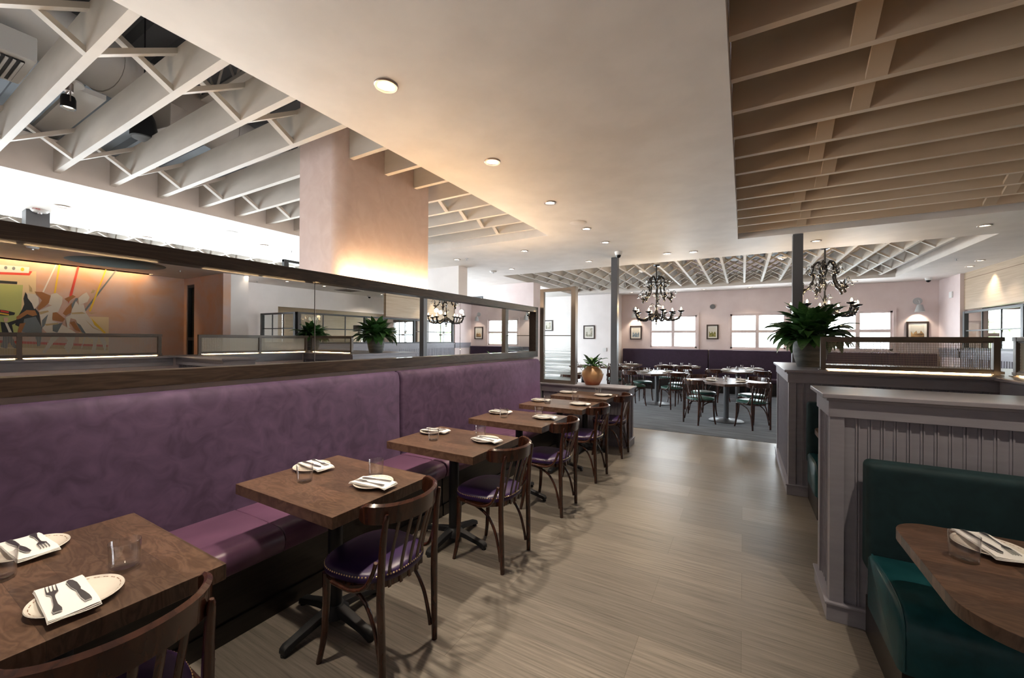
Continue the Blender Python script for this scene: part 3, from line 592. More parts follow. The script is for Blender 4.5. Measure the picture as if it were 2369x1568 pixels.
# ------------------------------------------------------------------ purple banquette, two modules
def cushion(x0, x1, y0, y1, z0, z1, name, m, parent, bev=.04, puff=.0, seg=4):
    return MB().box(x0, x1, y0, y1, z0, z1).build(name, m, parent, bevel=bev, seg=seg, angle=50)
def banquette(y0, y1, label):
    t = thing('banquette', label, 'banquette', (-2.811, y0, 0), 0, 'purple banquettes under the mirror'); L = y1-y0
    # back: profile in XZ, slightly raked, rolled top
    prof = [(.0, .40), (.0, 1.185), (.015, 1.20), (.06, 1.205), (.10, 1.195), (.122, 1.165), (.13, 1.11), (.128, .9), (.138, .6), (.15, .40)]
    b = MB(); n = len(prof); ins = .018
    rows = [(0.004, .5), (.004+ins*.3, .85), (.004+ins, 1)] ; rows = rows + [(L-r, k) for r, k in reversed(rows)]
    vs = []
    for r, k in rows: vs += [(.065+(x-.065)*(k if x > .065 else 1), r, z-(1-k)*.03 if z > 1.1 else z) for x, z in prof]
    fs = [(i*n+j, (i+1)*n+j, (i+1)*n+(j+1) % n, i*n+(j+1) % n) for i in range(len(rows)-1) for j in range(n)] + [tuple(range(n)), tuple((len(rows)-1)*n+j for j in range(n))]
    b.add(vs, fs).build('backrest', 'purple_velvet', t, angle=60)
    # seat: one long rolled cushion in upholstered lengths
    prof = [(.12, .335), (.12, .455), (.30, .462), (.48, .463), (.50, .459), (.52, .463), (.60, .460), (.638, .448), (.660, .42), (.664, .385), (.650, .345), (.640, .335)]
    k = max(1, round(L/1.35)); w = L/k; n = len(prof)
    for i in range(k):
        vs = []
        for r, q in ((i*w+.001, .985), (i*w+.006, 1), ((i+1)*w-.006, 1), ((i+1)*w-.001, .985)): vs += [(.4+(x-.4)*q, r, .38+(z-.38)*(q if q == 1 else .95)) for x, z in prof]
        fs = [(a_*n+j, (a_+1)*n+j, (a_+1)*n+(j+1) % n, a_*n+(j+1) % n) for a_ in range(3) for j in range(n)] + [tuple(range(n)), tuple(3*n+j for j in range(n))]
        MB().add(vs, fs).build('seat_cushion', 'purple_leather', t, angle=40)
    MB().box(.0, .61, .0, L, .10, .335).build('seat_box', 'dark_bench_wood', t, bevel=.003)
    MB().box(.0, .622, .0, L, 0, .10).build('plinth', 'dark_bench_wood', t, bevel=.004)
    return t
banquette(-1.45, 2.66, 'long purple velvet banquette with leather seat under the mirror, nearer module')
banquette(2.672, 5.56, 'purple velvet banquette with leather seat under the mirror, farther module past the seam')
# ------------------------------------------------------------------ bentwood chair
def make_chair(label, seat_m, studs=True, group=None):
    t = thing('bentwood_chair', label, 'chair', (0, 0, 0), 0, group)
    # seat outline: wide front (+y), narrower back
    def outline(k=1., n=40):
        o = []
        for i in range(n):
            a = 2*PI*i/n; c, s = math.cos(a), math.sin(a); e = 2.6
            r = (abs(c)**e + abs(s)**e)**(-1/e); x, y = r*c*.205, r*s*.20
            x *= 1 + .10*s; o.append((x*k, y*k))
        return o
    def ringm(z0, z1, k0, k1):
        return MB().prism(outline(k1), z0, z1)
    ringm(.405, .440, 1, 1.0).build('seat_frame', 'mahogany', t, bevel=.008)
    b = MB(); O = [(1.03, .438), (1.045, .450), (1.02, .468), (.92, .478), (.7, .486), (.35, .491)]; n = 40; vs = []
    for k, z in O: vs += [(x, y, z) for x, y in outline(k)]
    fs = [(i*n+j, i*n+(j+1) % n, (i+1)*n+(j+1) % n, (i+1)*n+j) for i in range(len(O)-1) for j in range(n)] + [tuple((len(O)-1)*n+j for j in range(n)), tuple(range(n-1, -1, -1))]
    b.add(vs, fs).build('seat_pad', seat_m, t, angle=60)
    if studs:
        b = MB(); n = 92
        for x, y in outline(1.015, n): b.ball((x, y, .463), .0056, 6, .8)
        b.build('nailhead_trim', 'brass', t)
    for s in (-1, 1):
        P = smoothpath([(s*.175, -.212, 0), (s*.179, -.205, .25), (s*.182, -.202, .42), (s*.181, -.212, .62), (s*.179, -.230, .748)], 5); rr = [.0115+.0060*math.sin(PI*min(1, .15+.85*i/(len(P)-1))) for i in range(len(P))]
        P.append(P[-1]+Vector((0, -.003, .012))); rr.append(.006)
        MB().tube(P, rr, 10).build('rear_leg', 'mahogany', t, angle=60)
        P = smoothpath([(s*.175, .140, .42), (s*.176, .140, .28), (s*.181, .148, .12), (s*.192, .168, 0)], 5)
        MB().tube(P, [.0185-.006*i/(len(P)-1) for i in range(len(P))], 10).build('front_leg', 'mahogany', t, angle=60)
        # arched brace under the seat from the front leg, down beside the rear leg
        P = smoothpath([(s*.150, .13, .392), (s*.153, .03, .385), (s*.158, -.08, .34), (s*.163, -.145, .25), (s*.166, -.178, .14), (s*.168, -.19, .07)], 5)
        MB().tube(P, .0095, 8).build('arched_brace', 'mahogany', t, angle=60)
        # bent side brace from the seat rim up to the back post
        P = smoothpath([(s*.222, .05, .425), (s*.222, -.06, .418), (s*.214, -.135, .44), (s*.202, -.172, .50), (s*.198, -.190, .555)], 5)
        MB().tube(P, .0095, 8).build('side_brace', 'mahogany', t, angle=60)
    P = smoothpath([(-.15, .145, .392), (-.08, .15, .30+.085), (.08, .15, .385), (.15, .145, .392)], 5)
    MB().tube(P, .009, 8).build('front_stretcher', 'mahogany', t, angle=60)
    # crest rail: tall curved board wrapping forward
    b = MB(); n = 28; cx_, cy_, rx, ry = 0, -.125, .197, .138; vs = []
    for i in range(n+1):
        a = R(174 + 192*i/n); u = abs(i/n-.5)*2; h = .046 - .016*max(0, (u-.86)/.14)**2; zc = .750 + .004*u
        for dr, z in ((0, zc-h), (.019, zc-h+.006), (.019, zc+h-.01), (.006, zc+h), (-.002, zc+h-.006)):
            vs.append((cx_+(rx+dr)*math.cos(a)*1.0, cy_+(ry+dr)*math.sin(a) - (z-.74)*.10, z))
    m_ = 5; fs = [(i*m_+j, (i+1)*m_+j, (i+1)*m_+(j+1) % m_, i*m_+(j+1) % m_) for i in range(n) for j in range(m_)] + [tuple(range(m_)), tuple(n*m_+j for j in range(m_))]
    b.add(vs, fs).build('crest_rail', 'mahogany', t, angle=50)
    for q in (-.115, -.0575, 0, .0575, .115):
        y1 = -.125-.145*math.sqrt(max(0, 1-(q/.20)**2)); y0 = -.2*math.sqrt(max(0, 1-abs(q/.21)**2.6))-.003
        P = smoothpath([(q*.92, y0, .405), (q*.95, y0-.004, .50), (q, y1-.002, .725)], 4)
        MB().tube(P, .011, 8, flat=.45, up=(0, 1, 0)).build('back_slat', 'mahogany', t, angle=60)
    return t
chair = None
TY = [.39, 1.39, 2.40, 3.41, 4.40, 5.28]      # table centres along the banquette
CH = [('nearest the camera, cut by the bottom edge', .39, 0), ('second from the camera', 1.375, 3), ('third from the camera', 2.385, -1), ('fourth from the camera', 3.33, 1), ('fifth from the camera', 4.28, -2), ('farthest of the row', 5.28, 1)]
chair0 = None
for lb, y, dr in CH:
    L = 'dark bentwood chair with purple studded leather seat, ' + lb
    if chair0 is None: chair0 = make_chair(L, 'aubergine_leather', True, 'chairs facing the purple banquette'); c = chair0; c.location = (-1.535, y, 0); c.rotation_euler = (0, 0, R(90+dr))
    else: dup(chair0, (-1.535, y, 0), R(90+dr), L)
# ------------------------------------------------------------------ banquette tables
def cross_base(t, col_r=.036, h=.70):
    MB().lathe([(.001, .05), (col_r, .05), (col_r, h), (.001, h)], 28).build('column', 'black_metal', t)
    MB().lathe([(.001, .04), (.075, .045), (.068, .075), (.04, .10), (.001, .10)], 24).build('hub', 'black_metal', t)
    for k in range(4):
        a = PI/2*k + PI/2*0; c, s = math.cos(a), math.sin(a); M = Matrix.Rotation(a, 4, 'Z')
        vs = []
        prof = [(.03, .095, .062, .034), (.12, .082, .050, .030), (.22, .058, .030, .026), (.268, .048, .016, .028), (.285, .036, .010, .026)]
        for x, zt, zb, w in prof: vs += [(x, -w, zb), (x, w, zb), (x, w*.8, zt), (x, -w*.8, zt)]
        vs = [M @ Vector(v) for v in vs]; fs = [(i*4+j, (i+1)*4+j, (i+1)*4+(j+1) % 4, i*4+(j+1) % 4) for i in range(4) for j in range(4)] + [(0, 1, 2, 3), (19, 18, 17, 16)]
        MB().add(vs, fs).build('foot', 'black_metal', t, bevel=.006)
        MB().lathe([(.001, 0), (.016, 0), (.016, .006), (.007, .008), (.007, .02), (.001, .02)], 14, (.272*c, .272*s, 0)).build('levelling_glide', 'rubber', t)
table0 = None
for i, y in enumerate(TY):
    L = 'dark oak table with black cross base, ' + ('nearest the camera, cut by the left edge', 'second from the camera', 'third from the camera', 'fourth from the camera', 'fifth from the camera', 'farthest, against the panelled end wall')[i]
    if table0 is None:
        table0 = thing('cafe_table', L, 'table', (-1.87, y, 0), 0, 'tables along the purple banquette')
        MB().box(-.385, .385, -.302, .302, .697, .75).build('tabletop', 'table_oak', table0, bevel=.004)
        MB().box(-.2, .2, -.16, .16, .688, .697).build('mounting_plate', 'black_metal', table0)
        cross_base(table0)
    else: dup(table0, (-1.87, y, 0), label=L)
# ------------------------------------------------------------------ place settings
PROTO = {}
def proto(kind, label, cat, group):
    if kind in PROTO: return None
    return True
def make_plate():
    t = thing('side_plate', '', 'plate')
    MB().lathe([(.001, .004), (.055, .004), (.066, .007), (.092, .016), (.0975, .019), (.099, .017), (.07, .002), (.06, 0), (.001, 0)], 48).build('dish', 'ceramic', t, angle=60)
    b = MB()
    for i in range(72):
        a = 2*PI*i/72
        if i % 3 == 2: continue
        c, s = math.cos(a), math.sin(a); c2, s2 = math.cos(a+.07), math.sin(a+.07)
        b.add([(.0885*c, .0885*s, .0153), (.0905*c, .0905*s, .0160), (.0905*c2, .0905*s2, .0160), (.0885*c2, .0885*s2, .0153)], [(0, 1, 2, 3)])
    b.build('rim_pattern', 'ceramic_line', t, smooth=False); return t
def make_napkin():
    b = MB(); n = 8; w, l = .050, .114
    for layer in range(3):
        o = layer*.0022; k = 1-.02*layer; vs = []
        for i in range(n+1):
            for j in range(n+1):
                x = (-w + 2*w*i/n)*k; y = (-l + 2*l*j/n)*k; vs.append((x, y, .0212 + o + .0012*math.sin(x*60+y*25+layer) - max(0, abs(y)-.097)*.35))
        nn = (n+1)**2; v2 = [(x, y, z+.0016) for x, y, z in vs]; fs = []
        for i in range(n):
            for j in range(n): a = i*(n+1)+j; fs += [(a, a+n+1, a+n+2, a+1), (a+nn, a+1+nn, a+n+2+nn, a+n+1+nn)]
        for i in range(n): fs += [(i*(n+1), i*(n+1)+nn, (i+1)*(n+1)+nn, (i+1)*(n+1)), (i*(n+1)+n, (i+1)*(n+1)+n, (i+1)*(n+1)+n+nn, i*(n+1)+n+nn), (i, i+1, i+1+nn, i+nn), (n*(n+1)+i, n*(n+1)+i+nn, n*(n+1)+i+1+nn, n*(n+1)+i+1)]
        b.add(vs+v2, fs)
    return b.build('folded_napkin', 'napkin_cloth', None, angle=50)
def make_knife():
    t = thing('table_knife', '', 'knife'); z = .0285
    MB().prism([(-.007, -.088), (.007, -.088), (.0085, -.06), (.006, -.02), (.004, -.004), (-.004, -.004), (-.006, -.02), (-.0085, -.06)], z, z+.0045).build('handle', 'steel', t, bevel=.001)
    MB().prism([(-.004, -.004), (.004, -.004), (.008, .01), (.010, .05), (.007, .078), (.0, .088), (-.007, .078), (-.008, .03)], z+.001, z+.003).build('blade', 'steel', t, bevel=.0006)
    return t
def make_fork():
    t = thing('table_fork', '', 'fork'); z = .0285
    MB().prism([(-.008, -.09), (.008, -.09), (.009, -.075), (.004, -.045), (.003, 0), (.004, .02), (-.004, .02), (-.003, 0), (-.004, -.045), (-.009, -.075)], z, z+.003).build('handle', 'steel', t, bevel=.0008)
    b = MB().prism([(-.004, .018), (.004, .018), (.0115, .034), (.0115, .046), (-.0115, .046), (-.0115, .034)], z, z+.003)
    for k in range(4): x = -.0102+.0068*k; b.prism([(x-.0014, .045), (x+.0014, .045), (x+.0008, .088), (x-.0008, .088)], z, z+.003)
    b.build('tines', 'steel', t); return t
def make_glass():
    return MB().lathe([(.001, 0), (.033, 0), (.036, .002), (.0375, .01), (.0405, .088), (.0400, .0895), (.0390, .088), (.0360, .013), (.034, .010), (.001, .009)], 36).build('tumbler', 'tumbler_glass', None, angle=60)
used = {}
def put(kind, loc, rz, label, cat, group):
    mk = dict(side_plate=make_plate, folded_napkin=make_napkin, table_knife=make_knife, table_fork=make_fork, tumbler=make_glass)[kind]
    if kind not in used: o = mk(); used[kind] = o
    else: o = dup(used[kind])
    o.location = loc; o.rotation_euler = (0, 0, rz); tag(o, label, cat, group); return o
def setting(px, py, gx, gy, rz, where, glass_where, z=.75, cutlery=True, shift=(-.015, -.01)):
    put('side_plate', (px, py, z), 0, 'cream plate ' + where, 'plate', 'side plates')
    c, s = math.cos(rz), math.sin(rz); z_ = z; nx, ny = px+shift[0], py+shift[1]
    put('folded_napkin', (nx, ny, z), rz, 'white folded napkin on the plate ' + where, 'napkin', 'folded napkins')
    if cutlery:
        put('table_knife', (nx+.022*c, ny+.022*s, z), rz+R(4), 'steel knife on the napkin ' + where, 'knife', 'knives on napkins')
        put('table_fork', (nx-.024*c, ny-.024*s, z), rz-R(3), 'steel fork on the napkin ' + where, 'fork', 'forks on napkins')
    if gx is not None: put('tumbler', (gx, gy, z), 0, 'clear straight tumbler ' + glass_where, 'glass', 'water tumblers')
tn = ('nearest', 'second', 'third', 'fourth', 'fifth', 'farthest')
for i, y in enumerate(TY):
    w1 = 'on the chair side of the %s banquette table' % tn[i]; w2 = 'on the mirror side of the %s banquette table' % tn[i]
    j = (-.01, .05, .08, .07, .02, .02)[i]; a1 = (86, 97, 84, 92, 88, 95)[i]; a2 = (-88, -96, -84, -92, -90, -86)[i]
    setting(-1.64, y+j, -1.735, y+.15 if i else .51, R(a1), w1, w1, shift=(0, -.02) if i == 0 else (.02, -.02))
    setting(-2.15, y+j, -1.985, y-.10, R(a2), w2, w2, shift=(.0, .0) if i == 0 else (.02, .01))
# ------------------------------------------------------------------ panelled low walls
def beads_x(b, x0, x1, y, z0, z1, pitch=.05, s=-1):
    """beadboard face on plane y, running along x; fine raised beads"""
    x = x0+pitch
    while x < x1-.02:
        for d in (0, .011): b.box(x+d, x+d+.0065, min(y, y+s*.007), max(y, y+s*.007), z0, z1)
        x += pitch
def beads_y(b, x, y0, y1, z0, z1, pitch=.05, s=-1):
    y = y0+pitch
    while y < y1-.02:
        for d in (0, .011): b.box(min(x, x+s*.007), max(x, x+s*.007), y+d, y+d+.0065, z0, z1)
        y += pitch
def pony(label, x0, x1, y0, y1, h, faces, loc_label=None):
    """beadboard low wall with corner boards, fascia, moulded cap and baseboard"""
    t = thing('low_wall', label, 'half wall', ((x0+x1)/2, (y0+y1)/2, 0)); off = Vector((-(x0+x1)/2, -(y0+y1)/2, 0))
    def B(b, name, m, **k): o = b.build(name, m, t, **k); o.location = off; return o
    B(MB().box(x0+.02, x1-.02, y0+.02, y1-.02, 0, h-.03), 'core', 'grey_paint', smooth=False)
    b = MB()
    if 'n' in faces: beads_x(b, x0+.06, x1-.02, y0+.02, .10, h-.12)
    if 'w' in faces: beads_y(b, x0+.02, y0+.06, y1-.06, .10, h-.12)
    if 'f' in faces: beads_x(b, x0+.06, x1-.02, y1-.02, .10, h-.12, s=1)
    if 'e' in faces: beads_y(b, x1-.02, y0+.06, y1-.06, .10, h-.12, s=1)
    if b.v: B(b, 'beadboard', 'grey_paint', smooth=False)
    for cx, cy in ((x0, y0), (x0, y1)) if 'w' in faces else ((x1, y0), (x1, y1)):
        w = .062; xa, xb = (cx, cx+w) if cx == x0 else (cx-w, cx); ya, yb = (cy, cy+w) if cy == y0 else (cy-w, cy)
        B(MB().box(xa, xb, ya, yb, .02, h-.1), 'corner_board', 'grey_paint', bevel=.004)
    B(MB().box(x0-.008, x1+(.008 if 'e' in faces else 0), y0-.008, y1+.008, h-.125, h-.028), 'fascia', 'grey_paint', bevel=.004)
    B(MB().box(x0-.018, x1+(.018 if 'e' in faces else 0), y0-.018, y1+.018, h-.04, h-.024).box(x0-.038, x1+(.038 if 'e' in faces else 0), y0-.038, y1+.038, h-.024, h), 'cap', 'grey_paint', bevel=.006, seg=3)
    B(MB().box(x0-.014, x1+(.014 if 'e' in faces else 0), y0-.014, y1+.014, 0, .088).box(x0-.022, x1+(.022 if 'e' in faces else 0), y0-.022, y1+.022, .088, .102), 'baseboard', 'grey_paint', bevel=.005)
    return t
PX = 1.80                                       # inner face of the long booth wall
pony('grey beadboard half wall between the two green booths, nearer of the two', .41, PX, 2.745, 3.135, 1.22, 'nwf')
pony('deep grey beadboard half wall that carries the large peace lily', .39, 3.35, 4.78, 6.36, 1.22, 'nwf')
t = thing('low_wall', 'long half wall behind the green booths with a lit grey ledge and pink plaster face', 'half wall', (PX, 0, 0))
MB().box(0, .30, -1.6, 4.765, 0, 1.19).build('core', 'pink_paint', t, smooth=False)
MB().box(-.02, .32, -1.6, 2.70, 1.08, 1.192).build('fascia', 'grey_paint', t, bevel=.004)
MB().box(-.02, .32, 3.18, 4.735, 1.08, 1.192).build('fascia', 'grey_paint', t, bevel=.004)
MB().box(-.05, .35, -1.6, 4.74, 1.192, 1.221).build('cap', 'grey_paint', t, bevel=.006)
pony('low dark grey panelled wall at the end of the purple banquette, holding the terracotta pot', -2.70, -1.375, 5.64, 5.95, .835, 'nef')
st(MB().box(-2.90, -2.70, 5.605, 5.95, 0, .80).build('wall_end', 'grey_paint', smooth=False))
# ------------------------------------------------------------------ lit screens on the booth walls
def booth_screen(label, axis, a0, a1, fixed, z0, z1, posts, sheet, parts_label=None):
    ox, oy = (a0, fixed) if axis == 'x' else (fixed, a0); t = thing('booth_screen', label, 'screen', (ox, oy, z0)); L = a1-a0; H_ = z1-z0; d = .02
    def bx(p0, p1, z0_, z1_, dd=d): return (p0, p1, -dd, dd, z0_, z1_) if axis == 'x' else (-dd, dd, p0, p1, z0_, z1_)
    MB().box(*bx(0, L, H_-.036, H_)).build('top_rail', 'taupe_metal', t, bevel=.003)
    MB().box(*bx(0, L, .012, .036)).build('bottom_rail', 'taupe_metal', t, bevel=.003)
    for p in posts: MB().box(*bx(p-.021, p+.021, .0, H_-.002, .022)).build('post', 'taupe_metal', t, bevel=.003)
    for p in posts: MB().box(*bx(p-.035, p+.035, .0, .006, .04)).build('foot_plate', 'taupe_metal', t, bevel=.001)
    for p, q in zip(posts[:-1], posts[1:]):
        MB().box(*bx(p+.021, q-.021, .036, .05, .012)).box(*bx(p+.021, q-.021, H_-.05, H_-.036, .012)).build('glazing_bead', 'taupe_metal', t, bevel=.002)
        MB().box(*bx(p+.03, q-.03, .045, H_-.045, .003)).build('screen_sheet', sheet, t, smooth=False)
        MB().box(*bx(p+.03, q-.03, .006, .011, .006)).build('led_strip', 'led', t, smooth=False)
    return t
booth_screen('low lit screen of fine wire mesh in a taupe frame beside the peace lily', 'x', .665, 1.90, 4.99, 1.22, 1.545, [.021, 1.19], 'wire_screen')
booth_screen('low lit screen of punched sheet running from the wire mesh screen towards the camera', 'y', 3.08, 4.955, 1.95, 1.221, 1.545, [.021, .95, 1.83], 'dot_screen')
booth_screen('low lit ribbed screen in two bays in front of the mural, seen in the mirror', 'y', -.1, 2.62, 1.95, 1.221, 1.545, [.021, 1.35, 2.69], 'wire_screen_long')
# ------------------------------------------------------------------ green booths
def booth(label, x0, x1, yb, top):
    t = thing('booth_bench', label, 'booth bench', (x0, yb, 0)); L = x1-x0
    MB().box(0, L, -.13, -.005, .36, top).build('backrest', 'teal_velvet', t, bevel=.038, seg=5, angle=60)
    b = MB(); prof = [(-.125, .20), (-.125, .455), (-.16, .47), (-.40, .475), (-.52, .462), (-.58, .43), (-.605, .37), (-.60, .25), (-.585, .20)]; n = len(prof)
    rows = [(.0, .93), (.012, .985), (.03, 1), (L, 1)]; vs = []
    for x, k in rows: vs += [(x, -.36+(y+.36)*k, .33+(z-.33)*k) for y, z in prof]
    fs = [(i*n+j, (i+1)*n+j, (i+1)*n+(j+1) % n, i*n+(j+1) % n) for i in range(3) for j in range(n)] + [tuple(range(n)), tuple(3*n+j for j in range(n))]
    b.add(vs, fs).build('seat_cushion', 'teal_leather', t, angle=55)
    P = smoothpath([(.016, -.14, .463), (.016, -.40, .470), (.016, -.52, .456), (.016, -.578, .425), (.016, -.600, .36), (.016, -.596, .22)], 6)
    MB().tube(P, .0045, 6).build('piping', 'teal_leather', t)
    MB().box(.02, L, -.55, -.005, 0, .20).build('base', 'dark_bench_wood', t, bevel=.003)
    return t
booth('dark green velvet and leather booth bench at the right edge, nearest the camera', .535, PX-.005, 2.72, .905)
booth('green velvet and leather booth bench against the deep half wall, behind the nearer one', .525, PX-.005, 4.755, .93)
def booth_table(label, x0, x1, y0, y1):
    t = thing('booth_table', label, 'table', (x0, y0, 0)); r = .13; L, D = x1-x0, y1-y0
    pts = [(L, 0), (L, D)] + [(x, y) for x, y, _ in arc(r, D-r, r, 90, 180, 10)] + [(x, y) for x, y, _ in arc(r*1.3, r*1.3, r*1.3, 180, 270, 12)]
    MB().prism(pts, .708, .75).build('tabletop', 'table_oak', t, bevel=.003)
    MB().lathe([(.001, .04), (.04, .05), (.04, .708), (.001, .708)], 24, (L*.6, D/2, 0)).build('column', 'black_metal', t)
    MB().lathe([(.001, 0), (.24, 0), (.24, .012), (.06, .05), (.001, .05)], 32, (L*.6, D/2, 0)).build('base_plate', 'black_metal', t)
booth_table('brown wood booth table with rounded corners at the right edge', .535, PX-.01, 1.52, 2.285)
booth_table('brown wood table in the farther green booth, only its end showing', .535, PX-.01, 3.52, 4.40)
setting(.775, 2.12, .665, 1.985, R(190), 'on the booth table at right', 'beside the plate on the booth table at right', shift=(.0, .0))
put('side_plate', (.86, 1.77, .75), 0, 'small cream plate cut by the right edge on the booth table', 'plate', 'side plates')
# ------------------------------------------------------------------ glazed partition panel on the end wall
t = thing('glazed_partition', 'tall taupe framed glass panel with banded frosted lower half at the end of the banquette', 'glass partition', (-2.755, 5.70, .835))
Wp, Hp = .595, 1.45
MB().box(0, .065, -.03, .03, 0, Hp).build('left_stile', 'taupe_metal', t, bevel=.004)
MB().box(Wp-.072, Wp, -.05, .05, 0, Hp+.012).build('right_stile', 'taupe_metal', t, bevel=.004)
MB().box(.065, Wp-.072, -.03, .03, Hp-.045, Hp).build('top_rail', 'taupe_metal', t, bevel=.004)
MB().box(.065, Wp-.072, -.03, .03, 0, .05).build('bottom_rail', 'taupe_metal', t, bevel=.004)
MB().box(.065, Wp-.072, -.012, .012, .722, .734).build('glazing_bar', 'taupe_metal', t, bevel=.002)
MB().box(.065, Wp-.072, -.003, .003, .734, Hp-.045).build('clear_pane', 'pane_glass', t, smooth=False)['label'] = 'clear upper pane'
MB().box(.065, Wp-.072, -.003, .003, .05, .722).build('banded_pane', 'banded_glass', t, smooth=False)['label'] = 'frosted pane with fine horizontal bands'
# ------------------------------------------------------------------ kitchen glazing seen at right and in the mirror
def grid_glazing(label, axis, a0, a1, fixed, z0, z1, posts, bars, zm):
    ox, oy = (a0, fixed) if axis == 'x' else (fixed, a0); t = thing('grid_glazing', label, 'glass partition', (ox, oy, z0)); L = a1-a0; H_ = z1-z0
    def bx(p0, p1, q0, q1, d): return (p0, p1, -d, d, q0, q1) if axis == 'x' else (-d, d, p0, p1, q0, q1)
    MB().box(*bx(0, L, H_-.045, H_, .03)).build('top_rail', 'black_frame', t, bevel=.003); MB().box(*bx(0, L, 0, .045, .03)).build('bottom_rail', 'black_frame', t, bevel=.003)
    for p in posts: MB().box(*bx(p-.04, p+.04, 0, H_, .035)).build('post', 'black_frame', t, bevel=.003)
    b = MB()
    for p in bars: b.box(*bx(p-.01, p+.01, .04, H_-.04, .012))
    b.box(*bx(0, L, zm-.012, zm+.012, .012)); b.build('glazing_bars', 'black_frame', t, bevel=.001)
    for p, q in zip(posts[:-1], posts[1:]): MB().box(*bx(p+.04, q-.04, .045, H_-.045, .003)).build('pane', 'pane_glass', t, smooth=False)
grid_glazing('black framed grid glazing above the grey wainscot on the right wall', 'y', 6.1, 12.38, 4.14, 1.345, 2.16, [.04, 2.1, 4.15, 6.24], [.72, 1.41, 2.78, 3.47, 4.85, 5.54], .40)
grid_glazing('short return of black grid glazing behind the plants, seen in the mirror', 'x', 4.18, 5.75, 6.1, 1.345, 2.16, [.04, 1.53], [.55, 1.05], .40)
st(MB().box(4.2, 5.9, 6.06, 6.2, 0, 1.345).build('wall_glazing_return', 'grey_paint', smooth=False))
for k, (x, y) in enumerate(((6.9, 7.0), (6.9, 8.4), (6.9, 9.8), (6.9, 11.4), (5.0, 9.6), (5.0, 11.6))): downlight(x, y, 'small downlight behind the grid glazing, ' + ORD[k] + ' one', 55, ang=140)
spot('wallwash', (4.62-.55-.12, 11.2, 2.94), 26, SOFTWARM, 70, .8, (.32, 0, -1))
t = thing('counter_cabinet', 'pale kitchen counter behind the grid glazing in the mirror', 'cabinet', (7.2, 8.6, 0))
MB().box(-.35, .35, -1.6, 1.6, 0, .9).build('cabinet_body', 'steel', t, bevel=.01); MB().box(-.37, .37, -1.62, 1.62, .9, .94).build('countertop', 'steel', t, bevel=.004)
tag(MB().box(6.45, 6.8, 9.9, 10.15, 1.75, 1.98).build('wall_screen', 'black_metal', bevel=.01), 'small dark wall screen in the kitchen, seen in the mirror', 'monitor')
